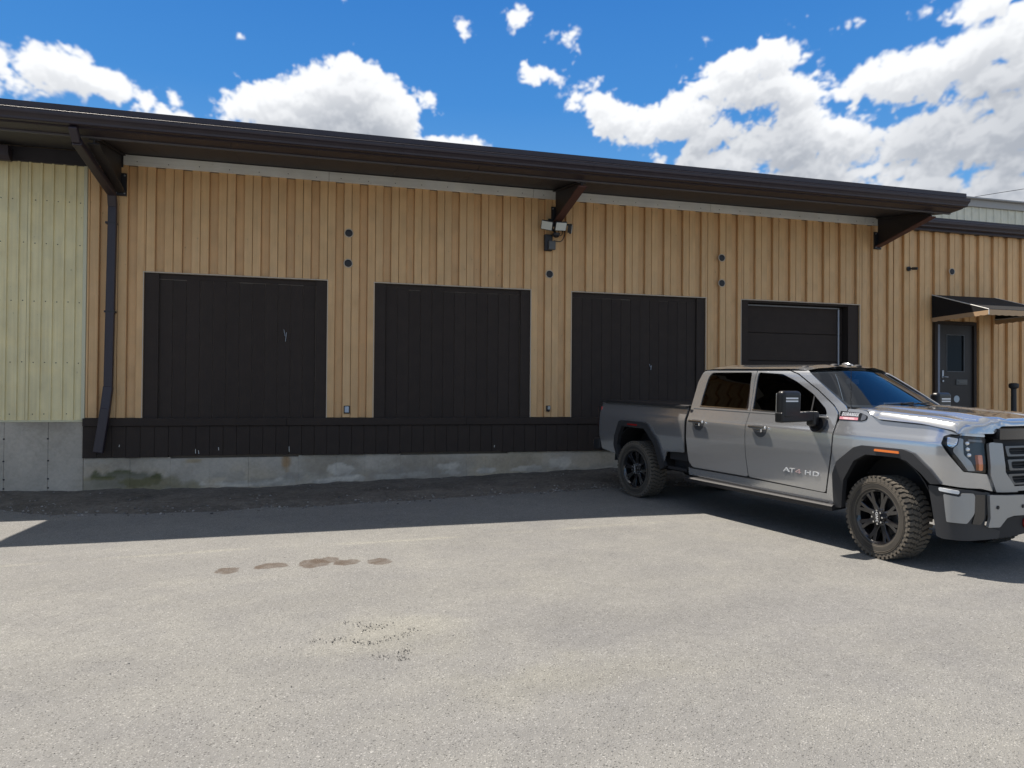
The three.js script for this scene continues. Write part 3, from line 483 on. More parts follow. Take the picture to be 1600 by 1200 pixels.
// awning
{
  const a = thing('door_awning', 'black fabric awning with tan valance over the annex entrance door', 'awning', [12.72, 0, 0]);
  const fab = M({ color: lin(.010, .010, .011), roughness: .9, map: paintMap }), val = M({ color: lin(.50, .34, .20), roughness: .75 }), pip = M({ color: lin(.7, .7, .66), roughness: .5 }), Wd = 1.74;
  part('canopy', prism([[0.002, 3.872], [1.362, 3.416], [1.362, 3.408], [0.002, 3.862]], 0, Wd, 'x'), fab, a);
  for (const x of [0, Wd - .006]) {
    part('side_panel', prism([[.002, 3.86], [1.355, 3.408], [1.355, 3.398], [.002, 3.372]], x, x + .006, 'x'), fab, a);
    const low = []; for (let k = 0; k <= 32; k++) { const z = .002 + 1.353 * k / 32; low.push([z, lerp(3.288, 3.312, k / 32) - .012 * Math.abs(Math.sin(k / 32 * Math.PI * 8))]); }
    part('valance', prism([[1.355, 3.396], [.002, 3.370], ...low], x - .001, x + .005, 'x'), val, a);
    part('piping', bar([x + .003, 3.868, .004], [x + .003, 3.413, 1.362], .010, 8), pip, a);
  }
  const lf = []; for (let k = 0; k <= 48; k++) lf.push([Wd * k / 48, 3.308 - .012 * Math.abs(Math.sin(k / 48 * Math.PI * 10))]);
  part('front_valance', prism([[Wd, 3.408], [0, 3.408], ...lf], 1.356, 1.363, 'z'), val, a);
  part('piping', bar([.003, 3.412, 1.364], [.003, 3.305, 1.364], .010, 8), pip, a);
  part('frame', merge([bar([.02, 3.39, .01], [.02, 3.39, 1.345], .012), bar([Wd - .02, 3.39, .01], [Wd - .02, 3.39, 1.345], .012), bar([.02, 3.39, 1.345], [Wd - .02, 3.39, 1.345], .012), bar([.02, 3.84, .015], [Wd - .02, 3.84, .015], .012), bar([Wd / 2, 3.39, 1.345], [Wd / 2, 3.84, .015], .012)]), mat.galv, a);
}
// floodlight cluster on the wall under the middle bracket
{
  const f = thing('floodlight_cluster', 'three-headed floodlight with junction box hanging under the middle roof bracket', 'floodlight', [4.03, 4.46, 0]); f.scale.setScalar(1.15);
  const head = (x, y, z, ry, rx) => { const g = sub('lamp_head', f, [x, y, z], [rx, ry, 0]); part('housing', merge([new RoundedBoxGeometry(.20, .15, .035, 2, .01), ...[-2, -1, 0, 1, 2].map((k) => new THREE.BoxGeometry(.010, .12, .03).translate(k * .035, 0, -.03))]), mat.blackPlastic, g); part('lens', new RoundedBoxGeometry(.176, .126, .012, 2, .004), M({ color: lin(.66, .67, .60), roughness: .35 }), g, [0, 0, .019]); };
  head(-.105, .235, .20, -.65, .42); head(.105, .225, .24, .12, .50); head(.30, .215, .16, 1.25, .30);
  part('mounting_bar', merge([bar([-.15, .30, .10], [.33, .29, .10], .014), new THREE.BoxGeometry(.10, .10, .05).translate(.02, .33, .03), bar([.02, .29, .03], [.02, .29, .12], .018)]), mat.blackPlastic, f);
  part('sensor', merge([new THREE.SphereGeometry(.062, 16, 10, 0, 6.3, 0, 1.7).rotateX(Math.PI).translate(.07, .125, .13), bar([.07, .13, .12], [.02, .22, .06], .018)]), mat.bracket, f);
  part('junction_box', merge([new RoundedBoxGeometry(.13, .26, .07, 2, .01).translate(-.035, -.005, .037)]), mat.blackPlastic, f);
  part('switch_box', new RoundedBoxGeometry(.115, .14, .055, 2, .012), M({ color: lin(.11, .11, .105), roughness: .5 }), f, [.012, -.055, .088]);
  part('cable', merge([tube([[.05, .03, .06], [.16, .02, .08], [.22, .10, .07], [.24, .26, .07]], .007), tube([[.11, .20, .10], [.14, .11, .10], [.18, .13, .09], [.20, .24, .08]], .006)]), mat.blackPlastic, f);
}
// small boxes on the piers between doors
{
  const o = thing('outlet_cover', 'grey weatherproof outlet cover low on the pier between the latch-marked door and its neighbour', 'outlet', [.404, 1.376, .002]);
  part('plate', new RoundedBoxGeometry(.10, .135, .022, 3, .02), mat.bracket, o, [0, 0, .011]); part('flap', new RoundedBoxGeometry(.072, .108, .03, 3, .014), M({ color: lin(.46, .52, .58), roughness: .4 }), o, [0, .002, .02]);
  const p = thing('utility_box', 'small grey utility box low on the pier beneath the floodlight', 'utility box', [4.02, 1.40, .002]);
  part('plate', new RoundedBoxGeometry(.075, .11, .02, 2, .008), mat.bracket, p, [0, 0, .01]); part('cover', new RoundedBoxGeometry(.05, .06, .035, 2, .008), M({ color: lin(.42, .44, .42), roughness: .45 }), p, [.012, .012, .024]); part('spout', bar([.0, -.03, .01], [.005, -.055, .05], .012), mat.bracket, p);
  const c = thing('wall_fixture', 'small dark fixture on a short arm high on the annex wall', 'fixture', [12.10, 4.40, 0]);
  part('mount', new THREE.CylinderGeometry(.05, .05, .03, 16).rotateX(Math.PI / 2), mat.blackPlastic, c, [0, 0, .015]); part('arm', bar([0, 0, .02], [.02, -.005, .10], .014), mat.blackPlastic, c); part('fixture_body', bar([.01, -.005, .09], [.055, -.02, .19], .030, 14), mat.blackPlastic, c);
}
{ // slender post outside the annex
  const b = thing('capped_post', 'slender black post with a wider cap standing outside the annex', 'post', [14.0, ground(14, .82), .82]);
  const top = 1.97 - ground(14, .82);
  part('base', new THREE.LatheGeometry([[0, 0], [.19, 0], [.2, .03], [.17, .12], [.07, .22], [.055, .28]].map(([p, q]) => new THREE.Vector2(p, q)), 20), mat.blackPlastic, b);
  part('stem', new THREE.CylinderGeometry(.05, .055, top - .36, 16), mat.blackPlastic, b, [0, .27 + (top - .36) / 2, 0]);
  part('cap', new THREE.LatheGeometry([[.05, 0], [.088, .03], [.094, .08], [.086, .11], [.05, .125], [0, .128]].map(([p, q]) => new THREE.Vector2(p, q)), 20), mat.blackPlastic, b, [0, top - .128, 0]);
}
// building far behind the annex
{
  const b = thing('background_warehouse', 'tall cream ribbed-metal building with grey roof edge, far behind the annex', 'building', [0, 0, -12]), c = M({ color: lin(.72, .70, .56), roughness: .5, map: sidingMap });
  part('wall', merge([bx(20, 52, 0, 9.9, -9, -.08)]), mat.sheathing, b);
  for (let x = 20, k = 0; x < 52; x += 1.2, k++) { const pr = []; for (let j = 0; j < 3; j++) pr.push([x + j * .4, -.035], [x + j * .4 + .26, -.035], [x + j * .4 + .29, 0], [x + j * .4 + .36, 0], [x + j * .4 + .395, -.035]); pr.push([x + 1.196, -.075], [x, -.075]); part('cladding_sheet', prism(pr, 0, 9.86, 'y'), c, b); }
  part('eave_trim', bx(19.9, 52.1, 9.87, 10.16, -.06, .07), M({ color: lin(.36, .355, .34), roughness: .6 }), b);
  part('roof', prism([[.25, 10.17], [.25, 10.22], [-4.5, 10.9], [-9.2, 10.22], [-9.2, 10.17]], 19.8, 52.2, 'x'), M({ color: lin(.33, .33, .33), roughness: .5 }), b);
  const w = thing('overhead_wire', 'thin dark overhead wire rising from the roof of the far building', 'wire', [27.2, 10.3, -12.0]);
  part('cable', tube([[0, 0, 0], [3.4, .55, 2], [8, 2.2, 4], [14, 5.2, 6]], .012, 40, 5), mat.blackPlastic, w);
}

// metal shed across the yard, mirrored in the truck's flank
{
  const b = thing('facing_shed', 'long grey metal shed standing across the yard', 'building', [-24, 0, 6]), c = M({ color: lin(.20, .21, .215), roughness: .55, map: sidingMap });
  part('wall', bx(-10, -.06, 0, 4.8, -2, 44), mat.sheathing, b);
  for (let z = -2, k = 0; z < 44; z += 2.3, k++) part('cladding_sheet', bx(-.058, 0, 0, 4.8, z + .01, z + 2.29), c, b);
  part('roof', prism([[.3, 4.81], [.3, 4.9], [-5, 6.0], [-10.3, 4.9], [-10.3, 4.81]], -2.3, 44.3, 'z'), mat.brownMetal, b);
}

// ------------------------------------------------------------------ pickup truck
seed = 606;
const truck = thing('pickup_truck', 'silver crew-cab pickup truck with black wheels backed toward the dock', 'pickup truck', [5.6499, .1033, 2.2723]);
{
  const Z = new THREE.Vector3(.23097638, -.02558284, .97262296), X = new THREE.Vector3(.9729414, 0, -.23105201), Y = new THREE.Vector3().crossVectors(Z, X);
  truck.quaternion.setFromRotationMatrix(new THREE.Matrix4().makeBasis(X, Y, Z));
}
const W = 1.02, AXR = -.085, AXF = 3.955, TR = .43;
const TM = {
  paint: new THREE.MeshPhysicalMaterial({ color: lin(.585, .595, .605), metalness: .76, roughness: .17, map: flakeMap, clearcoat: 1, clearcoatRoughness: .02 }),
  satin: new THREE.MeshPhysicalMaterial({ color: lin(.40, .405, .40), metalness: .55, roughness: .42, map: flakeMap, clearcoat: .5, clearcoatRoughness: .2 }),
  plastic: M({ color: lin(.030, .031, .034), roughness: .5 }),
  plastic2: M({ color: lin(.017, .017, .019), roughness: .62 }),
  gloss: mat.blackGloss,
  mirrorBlack: M({ color: lin(.008, .008, .009), roughness: .3 }), letter: M({ color: lin(.72, .74, .76), roughness: .3, metalness: .25 }),
  chrome: M({ color: lin(.80, .81, .82), metalness: 1, roughness: .12 }),
  tint: new THREE.MeshPhysicalMaterial({ color: lin(.012, .013, .015), transmission: 1, thickness: 0, roughness: 0, ior: 1.45 }),
  shieldGlass: new THREE.MeshPhysicalMaterial({ color: lin(.62, .70, .74), transmission: 1, thickness: 0, roughness: 0, ior: 1.52 }),
  clear: new THREE.MeshPhysicalMaterial({ color: lin(.93, .95, .97), transmission: 1, thickness: 0, roughness: 0, ior: 1.5 }),
  amber: new THREE.MeshPhysicalMaterial({ color: lin(.85, .20, .02), roughness: .25, clearcoat: 1 }),
  red: new THREE.MeshPhysicalMaterial({ color: lin(.35, .012, .012), roughness: .25, clearcoat: 1 }),
  lampWhite: M({ color: lin(.75, .77, .78), roughness: .3 }),
  seat: M({ color: lin(.07, .068, .066), roughness: .7 }),
  dash: M({ color: lin(.045, .047, .05), roughness: .7 }),
  dusty: M({ color: lin(.20, .183, .158), roughness: .95, map: dirtMap }),
  tyre: M({ color: lin(.080, .075, .068), roughness: .9, map: dirtMap }),
};
const sideOff = lut([[.3, .07], [.5, .042], [.62, .028], [.8, .018], [1.0, .010], [1.12, .010], [1.22, .013], [1.262, .019], [1.285, .033], [1.36, .062], [1.42, .084], [1.46, .097], [1.6, .142], [1.8, .200], [1.90, .238], [1.93, .254], [1.955, .278], [1.975, .308], [1.99, .345], [2.03, .46]]);
const off = (y) => (sideOff(y - .012) + sideOff(y) * 2 + sideOff(y + .012)) / 4;
function planCurve(pts) {
  const c = new THREE.CatmullRomCurve3(pts.map(([u, z]) => new THREE.Vector3(u, 0, z)), false, 'centripetal'), N = 400, P = c.getPoints(N), acc = [0]; for (let i = 1; i <= N; i++) acc.push(acc[i - 1] + P[i].distanceTo(P[i - 1]));
  const a0 = pts[0][1];
  const f = (a) => { const s = a - a0; if (s <= 0) return [0, a]; let lo = 0, hi = N; while (hi - lo > 1) { const m = (lo + hi) >> 1; if (acc[m] <= s) lo = m; else hi = m; } const t = clamp((s - acc[lo]) / (acc[hi] - acc[lo] || 1), 0, 1.5); return [lerp(P[lo].x, P[hi].x, t), lerp(P[lo].z, P[hi].z, t)]; };
  f.end = a0 + acc[N]; return f;
}
const bodyPlan = planCurve([[0, 4.40], [.010, 4.55], [.034, 4.64], [.082, 4.715], [.18, 4.755], [.38, 4.785], [.55, 4.83], [.8, 4.87], [1.02, 4.885]]);
const bumpPlan = planCurve([[0, 4.44], [.002, 4.60], [.030, 4.70], [.10, 4.78], [.22, 4.82], [.45, 4.87], [.8, 4.92], [1.02, 4.93]]);
// (a, y) on the near flank: a runs forward along the side and then round the nose
const skin = (d = 0) => (a, y) => { const [u, z] = bodyPlan(a), k = sstep(4.62, 4.85, a); const n = [lerp(1, .12, k), lerp(0, 1, k)]; return [-(W - u - off(y) * (1 - .7 * k)) - d * n[0], y, z + d * n[1] - k * .10 * Math.max(0, y - 1.05)]; };
const nose = (d = 0) => (a, y) => { const [u, z] = bumpPlan(a), k = sstep(4.62, 4.85, a); return [-(W - u - .008) - d * lerp(1, .12, k), y, z + d * k]; };
function clipPoly(P, ax, v, keepLess) {
  const out = []; for (let i = 0; i < P.length; i++) { const a = P[i], b = P[(i + 1) % P.length], ia = keepLess ? a[ax] <= v : a[ax] >= v, ib = keepLess ? b[ax] <= v : b[ax] >= v; if (ia) out.push(a); if (ia !== ib) { const t = (v - a[ax]) / (b[ax] - a[ax]); out.push([lerp(a[0], b[0], t), lerp(a[1], b[1], t)]); } } return out;
}
function keyhole(outer, hole) { // joins a window opening to its panel outline by a seam
  let best = 1e9, bi = 0, bj = 0; outer.forEach((p, i) => hole.forEach((q, j) => { const d = Math.hypot(p[0] - q[0], p[1] - q[1]); if (d < best) { best = d; bi = i; bj = j; } }));
  const area = (P) => P.reduce((s, p, i) => { const q = P[(i + 1) % P.length]; return s + p[0] * q[1] - q[0] * p[1]; }, 0);
  const h = area(outer) * area(hole) > 0 ? hole.slice().reverse() : hole.slice(); bj = h.findIndex((q) => Math.hypot(outer[bi][0] - q[0], outer[bi][1] - q[1]) - best < 1e-9);
  const r = []; for (let i = 0; i <= bi; i++) r.push(outer[i]); for (let j = 0; j <= h.length; j++) r.push(h[(bj + j) % h.length]); for (let i = bi; i < outer.length; i++) r.push(outer[i]); return r;
}
function rounded(P, r = .02, n = 3) { const out = []; for (let i = 0; i < P.length; i++) { const a = P[(i + P.length - 1) % P.length], b = P[i], c = P[(i + 1) % P.length], la = Math.hypot(a[0] - b[0], a[1] - b[1]), lc = Math.hypot(c[0] - b[0], c[1] - b[1]), k = Math.min(r, la * .45, lc * .45), p = [b[0] + (a[0] - b[0]) / la * k, b[1] + (a[1] - b[1]) / la * k], q = [b[0] + (c[0] - b[0]) / lc * k, b[1] + (c[1] - b[1]) / lc * k]; for (let j = 0; j <= n; j++) { const t = j / n, u = 1 - t; out.push([u * u * p[0] + 2 * u * t * b[0] + t * t * q[0], u * u * p[1] + 2 * u * t * b[1] + t * t * q[1]]); } } return out; }
function panel(outline, map, { cell = [.09, .035], thick = .018, hole = null, round = .015 } = {}) {
  let outer = round ? rounded(outline, round) : outline, poly = outer; if (hole) { hole = rounded(hole, .03); poly = keyhole(outer, hole); }
  const pos = [], nor = [], uv = [], e = .004;
  const N = (a, y) => { const p = map(a + e, y), q = map(a - e, y), r = map(a, y + e), s = map(a, y - e), A = [p[0] - q[0], p[1] - q[1], p[2] - q[2]], B = [r[0] - s[0], r[1] - s[1], r[2] - s[2]]; const n = [A[1] * B[2] - A[2] * B[1], A[2] * B[0] - A[0] * B[2], A[0] * B[1] - A[1] * B[0]], l = Math.hypot(...n) || 1; return n.map((v) => v / l); };
  let probe = N(outer[0][0], outer[0][1]); const sg = (probe[0] * -1 + probe[2] * .6) > 0 ? 1 : -1;
  const put = (a, y) => { const n = N(a, y); pos.push(...map(a, y)); nor.push(n[0] * sg, n[1] * sg, n[2] * sg); uv.push(a, y); };
  const xs = poly.map((p) => p[0]), ys = poly.map((p) => p[1]), x0 = Math.min(...xs), x1 = Math.max(...xs), y0 = Math.min(...ys), y1 = Math.max(...ys), nx = Math.ceil((x1 - x0) / cell[0]), ny = Math.ceil((y1 - y0) / cell[1]);
  for (let i = 0; i < nx; i++) { const ca = clipPoly(clipPoly(poly, 0, x0 + (x1 - x0) * i / nx, false), 0, x0 + (x1 - x0) * (i + 1) / nx, true); if (ca.length < 3) continue;
    for (let j = 0; j < ny; j++) { const c = clipPoly(clipPoly(ca, 1, y0 + (y1 - y0) * j / ny, false), 1, y0 + (y1 - y0) * (j + 1) / ny, true); if (c.length < 3) continue;
      for (const t of THREE.ShapeUtils.triangulateShape(c.map((p) => new THREE.Vector2(...p)), [])) { const [a, b, d] = t.map((k) => c[k]); if (Math.abs((b[0] - a[0]) * (d[1] - a[1]) - (d[0] - a[0]) * (b[1] - a[1])) < 1e-9) continue; const A = map(...a), B = map(...b), D = map(...d), n = N(...a); const g = [(B[1] - A[1]) * (D[2] - A[2]) - (B[2] - A[2]) * (D[1] - A[1]), (B[2] - A[2]) * (D[0] - A[0]) - (B[0] - A[0]) * (D[2] - A[2]), (B[0] - A[0]) * (D[1] - A[1]) - (B[1] - A[1]) * (D[0] - A[0])]; const fl = (g[0] * n[0] + g[1] * n[1] + g[2] * n[2]) * sg < 0; put(...a); if (fl) { put(...d); put(...b); } else { put(...b); put(...d); } } } }
  for (const ring of hole ? [outer, hole] : [outer]) for (let i = 0; i < ring.length; i++) {
    const p = ring[i], q = ring[(i + 1) % ring.length], L = Math.hypot(q[0] - p[0], q[1] - p[1]), m = Math.max(1, Math.ceil(L / .05));
    for (let k = 0; k < m; k++) {
      const s = [lerp(p[0], q[0], k / m), lerp(p[1], q[1], k / m)], t = [lerp(p[0], q[0], (k + 1) / m), lerp(p[1], q[1], (k + 1) / m)], S = map(...s), T = map(...t), ns = N(...s), nt = N(...t), S2 = S.map((v, c) => v - ns[c] * sg * thick), T2 = T.map((v, c) => v - nt[c] * sg * thick);
      const A = [T[0] - S[0], T[1] - S[1], T[2] - S[2]], B = [S2[0] - S[0], S2[1] - S[1], S2[2] - S[2]], n = [A[1] * B[2] - A[2] * B[1], A[2] * B[0] - A[0] * B[2], A[0] * B[1] - A[1] * B[0]], l = Math.hypot(...n) || 1;
      for (const v of [S, T, T2, S, T2, S2]) { pos.push(...v); nor.push(n[0] / l, n[1] / l, n[2] / l); uv.push(s[0], s[1]); }
    }
  }
  const g = new THREE.BufferGeometry(); g.setAttribute('position', new THREE.Float32BufferAttribute(pos, 3)); g.setAttribute('normal', new THREE.Float32BufferAttribute(nor, 3)); g.setAttribute('uv', new THREE.Float32BufferAttribute(uv, 2)); return g;
}
function mirror(g) { const r = clean(g.clone()), p = r.attributes.position, n = r.attributes.normal, u = r.attributes.uv; for (let i = 0; i < p.count; i++) { p.setX(i, -p.getX(i)); n.setX(i, -n.getX(i)); } for (const A of [p, n, u]) for (let i = 0; i < p.count; i += 3) { const s = A.itemSize; for (let k = 0; k < s; k++) { const a = A.array[(i + 1) * s + k]; A.array[(i + 1) * s + k] = A.array[(i + 2) * s + k]; A.array[(i + 2) * s + k] = a; } } return r; }
// both: one part on each flank; subs: [name, geometry, material] riding on it
function both(name, g, m, subs = []) { for (const s of [0, 1]) { const p = part(name, s ? mirror(g) : g, m, truck); for (const [n, sgm, sm] of subs) part(n, s ? mirror(sgm) : sgm, sm, p); } }
const whole = (g) => merge([g, mirror(g)]);

// --- bed
const S0 = skin(0);
both('bed_side', panel([[-1.035, 1.433], [.985, 1.433], [.985, .79], [.62, .77], [.56, .62], [.45, .84], [.17, 1.06], [-.42, 1.06], [-.55, .84], [-.58, .60], [-.98, .66], [-1.05, .9]], S0), TM.paint, [
  ['side_marker', panel([[-.245, 1.118], [-.02, 1.118], [-.02, 1.095], [-.245, 1.095]], skin(.045), { round: .006, thick: .02, cell: [.05, .02] }), TM.red],
  ['bed_step', merge([bx(-(W - .06), -(W - .32), .52, .56, .62, 1.0), bx(-(W - .2), -(W - .23), .56, .78, .60, 1.0)]), TM.plastic2]]);
function flare(name, outer, inner, marker) {
  const lip = panel([...outer, ...inner], (a, y) => { const p = skin(.032)(a, y); return p; }, { thick: .07, cell: [.06, .03], round: .008 });
  both(name, lip, TM.plastic, marker ? [['side_marker', panel(marker, skin(.042), { round: .008, thick: .02, cell: [.05, .02] }), TM.amber]] : []);
}
flare('rear_wheel_flare', [[-.50, .44], [-.625, .75], [-.60, .90], [-.49, 1.136], [-.40, 1.158], [.10, 1.160], [.205, 1.14], [.428, .925], [.52, .74], [.59, .545]], [[.50, .49], [.43, .70], [.35, .87], [.13, 1.068], [-.40, 1.072], [-.49, .92], [-.535, .76], [-.44, .44]]);
flare('front_wheel_flare', [[3.405, .44], [3.398, .811], [3.448, .951], [3.655, 1.126], [3.75, 1.158], [4.20, 1.160], [4.303, 1.132], [4.471, .99], [4.585, .862]], [[4.485, .852], [4.392, .945], [4.246, 1.048], [4.16, 1.072], [3.80, 1.066], [3.662, .985], [3.535, .76], [3.50, .45]], [[3.905, 1.136], [4.165, 1.136], [4.175, 1.112], [3.90, 1.112]]);
part('bed_cover', new RoundedBoxGeometry(1.83, .03, 1.99, 2, .01), TM.plastic2, truck, [0, 1.437, -.03]);
part('bed_rail_cap', whole(bx(-.99, -.91, 1.424, 1.442, -1.03, .985)), TM.plastic2, truck);
const tg = part('tailgate', new RoundedBoxGeometry(1.60, .72, .06, 2, .02), TM.paint, truck, [0, 1.07, -1.06]); part('handle', new RoundedBoxGeometry(.26, .06, .02, 2, .008), TM.plastic2, tg, [0, .24, -.034]);
both('tail_light', new RoundedBoxGeometry(.17, .40, .10, 3, .02).translate(-.905, 1.145, -1.065), TM.red, [['tail_light_bezel', new RoundedBoxGeometry(.06, .43, .06, 2, .012).translate(-.965, 1.145, -1.07), TM.plastic2]]);
const rb = part('rear_bumper', new RoundedBoxGeometry(1.96, .20, .20, 3, .04), TM.plastic2, truck, [0, .72, -1.17]); part('corner_step', whole(new RoundedBoxGeometry(.25, .05, .21, 2, .01).translate(-.84, .02, -.01)), TM.chrome, rb);
// --- cab doors
const rearHole = [[1.205, 1.455], [1.202, 1.581], [1.228, 1.86], [1.27, 1.918], [1.98, 1.926], [2.072, 1.452]], frontHole = [[2.142, 1.450], [2.088, 1.926], [2.475, 1.908], [2.721, 1.818], [2.986, 1.680], [3.205, 1.512], [3.235, 1.442]];
const handle = (z, y) => { const g = []; for (let k = 0; k <= 8; k++) { } return { recess: panel([[z - .13, y + .03], [z + .13, y + .03], [z + .115, y - .07], [z + .06, y - .115], [z - .02, y - .105], [z - .085, y - .04]], skin(.0015), { thick: .002, round: .03, cell: [.05, .03] }), bar: new RoundedBoxGeometry(.034, .036, .275, 3, .014).translate(-(W - off(y) + .034), y + .008, z), lock: new RoundedBoxGeometry(.03, .045, .085, 3, .012).translate(-(W - off(y) + .026), y - .028, z + .03) }; };
const rh = handle(1.245, 1.235), fh = handle(2.325, 1.235);
const recessMat = M({ color: lin(.085, .088, .095), roughness: .35, metalness: .5 });
both('rear_door', panel([[1.075, .68], [1.16, .607], [2.156, .609], [2.11, .9], [2.098, 1.15], [2.104, 1.44], [2.045, 1.972], [1.21, 1.968], [1.10, 1.93], [1.052, 1.78], [1.04, 1.57], [1.035, 1.40], [1.03, 1.0]], S0, { hole: rearHole, round: .03 }), TM.paint, [
  ['window', panel([[1.19, 1.43], [1.19, 1.87], [1.25, 1.935], [2.03, 1.938], [2.09, 1.43]], skin(-.012), { thick: .002 }), TM.tint],
  ['door_handle', merge([rh.bar, rh.lock]), TM.chrome], ['handle_recess', rh.recess, recessMat],
  ['window_trim', panel([[1.20, 1.462], [2.07, 1.458], [2.07, 1.448], [1.20, 1.450]], skin(.006), { round: 0, thick: .012 }), TM.chrome],
  ['window_post', panel([[1.985, 1.93], [2.040, 1.93], [2.098, 1.45], [2.03, 1.45]], skin(-.006), { round: 0, thick: .01 }), TM.gloss]]);
both('front_door', panel([[2.168, .609], [3.285, .582], [3.355, 1.03], [3.372, 1.36], [3.368, 1.475], [3.292, 1.552], [3.035, 1.722], [2.708, 1.903], [2.51, 1.960], [2.056, 1.972], [2.114, 1.44], [2.108, 1.15], [2.120, .9]], S0, { hole: frontHole, round: .03 }), TM.paint, [
  ['window', panel([[2.12, 1.43], [2.07, 1.94], [2.49, 1.922], [2.735, 1.835], [3.0, 1.695], [3.225, 1.53], [3.25, 1.43]], skin(-.012), { thick: .002 }), TM.tint],
  ['door_handle', merge([fh.bar, fh.lock]), TM.chrome], ['handle_recess', fh.recess, recessMat],
  ['window_trim', panel([[2.14, 1.458], [3.22, 1.448], [3.23, 1.438], [2.14, 1.446]], skin(.006), { round: 0, thick: .012 }), TM.chrome],
  ['window_divider', panel([[2.995, 1.66], [3.012, 1.65], [3.02, 1.45], [3.003, 1.45]], skin(-.005), { round: 0, thick: .01 }), TM.plastic2]]);
both('rocker_panel', panel([[1.06, .60], [3.30, .572], [3.38, .50], [3.36, .47], [1.06, .49]], skin(-.012), { thick: .05 }), TM.paint);
both('running_board', prism([[-(W + .030), .43], [-(W + .035), .452], [-(W + .015), .468], [-(W - .2), .475], [-(W - .2), .415], [-(W + .02), .402]], 1.06, 3.42, 'z'), TM.plastic2, [['step_pad', merge([0, 1, 2, 3].map((k) => bx(-(W - .14) - k * .035, -(W - .165) - k * .035, .468, .4775, 1.25, 3.3))), TM.plastic2], ['board_bracket', merge([1.3, 2.3, 3.2].map((z) => bx(-.86, -.62, .43, .52, z, z + .06))), TM.plastic2]]);
// --- pillars and roof
both('roof_pillar', panel([[2.515, 1.970], [2.715, 1.914], [3.043, 1.732], [3.300, 1.562], [3.378, 1.485], [3.402, 1.40], [3.45, 1.44], [3.475, 1.52], [3.432, 1.566], [3.141, 1.752], [2.835, 1.948], [2.62, 2.0]], S0, { round: .01 }), TM.paint);
function grid(nu, nv, f) {
  const pos = [], uv = [], idx = []; for (let j = 0; j <= nv; j++) for (let i = 0; i <= nu; i++) { pos.push(...f(i / nu, j / nv)); uv.push(i / nu * 1.6, j / nv * 1.6); if (i && j) { const o = j * (nu + 1) + i; idx.push(o - nu - 2, o - 1, o - nu - 1, o - nu - 1, o - 1, o); } }
  const g = new THREE.BufferGeometry(); g.setAttribute('position', new THREE.Float32BufferAttribute(pos, 3)); g.setAttribute('uv', new THREE.Float32BufferAttribute(uv, 2)); g.setIndex(idx); g.computeVertexNormals(); return g;
}
const roofY = (t) => 1.972 + .062 * (1 - Math.pow(Math.abs(t), 3.2));
part('cab_roof', grid(40, 30, (i, j) => { const t = i * 2 - 1, zr = 1.10 - .015 * (1 - t * t), zf = 2.80 + .14 * (1 - t * t), z = lerp(zr, zf, j), e = sstep(.10, 0, j) * .045 + sstep(.90, 1, j) * .032, w = .758 - .01 * sstep(.8, 1, j); return [t * w, roofY(t) - e * (1 - .4 * Math.abs(t)) + .004 * Math.cos(t * 14) * sstep(.9, .6, Math.abs(t)), z]; }), TM.paint, truck);
part('rear_window', grid(16, 8, (i, j) => { const t = i * 2 - 1; return [t * lerp(.86, .74, j), lerp(1.44, 1.955, j), lerp(1.045, 1.10, j) - .015 * (1 - t * t)]; }), TM.tint, truck);
const ws = (t, j) => [t * lerp(.862, .748, j), lerp(1.548, 1.936, j) + lerp(-.008, .036, j) * (1 - t * t), lerp(3.455, 2.80, j) + lerp(.16, .14, j) * (1 - t * t)];
part('windshield', grid(24, 14, (i, j) => ws(i * 2 - 1, j)), TM.shieldGlass, truck);
part('windshield_frit', merge([grid(24, 2, (i, j) => { const p = ws(i * 2 - 1, .955 + .045 * j); return [p[0], p[1] - .005, p[2] - .004]; }), grid(24, 2, (i, j) => { const p = ws(i * 2 - 1, .07 * j); return [p[0], p[1] - .005, p[2] - .004]; }), grid(2, 14, (i, j) => { const p = ws(-1 + .05 * i, j); return [p[0], p[1] - .005, p[2] - .004]; }), grid(2, 14, (i, j) => { const p = ws(1 - .05 * i, j); return [p[0], p[1] - .005, p[2] - .004]; })]), TM.plastic2, truck);
part('cowl', grid(24, 3, (i, j) => { const t = i * 2 - 1, p = ws(t, 0); return [t * .90, lerp(1.512, 1.536, j === 0 ? 1 : j === 1 ? 0 : j), lerp(p[2] - .03, p[2] + .13, j)]; }), TM.plastic2, truck);
for (const s of [-1, 1]) part('wiper', merge([beam([s * .15 - .3, 1.575, 3.60], [s * .15 + .25, 1.60, 3.585], .018, .014, [0, 0, 1]), bar([s * .15 + .28, 1.55, 3.66], [s * .15, 1.595, 3.60], .008)]), TM.plastic2, truck);
[[-.62, 2.70], [-.22, 2.80], [0, 2.815], [.22, 2.80], [.62, 2.70]].forEach(([x, z]) => part('clearance_lamp', new THREE.SphereGeometry(1, 16, 8, 0, 6.3, 0, 1.57).scale(.045, .022, .055), TM.plastic2, truck, [x, roofY(x / .75) - .008, z - .03]));
part('antenna_fin', new THREE.SphereGeometry(1, 18, 10, 0, 6.3, 0, 1.6).applyMatrix4(new THREE.Matrix4().set(.028, 0, 0, 0, 0, .055, 0, 0, 0, .04, .095, 0, 0, 0, 0, 1)), TM.paint, truck, [.28, roofY(.37) - .012, 2.60], [0, Math.PI, 0]);
part('antenna_mast', merge([bar([-.88, 1.53, 3.50], [-.885, 2.03, 3.49], .0035, 6), new THREE.ConeGeometry(.016, .05, 10).translate(-.88, 1.55, 3.50)]), TM.plastic2, truck);
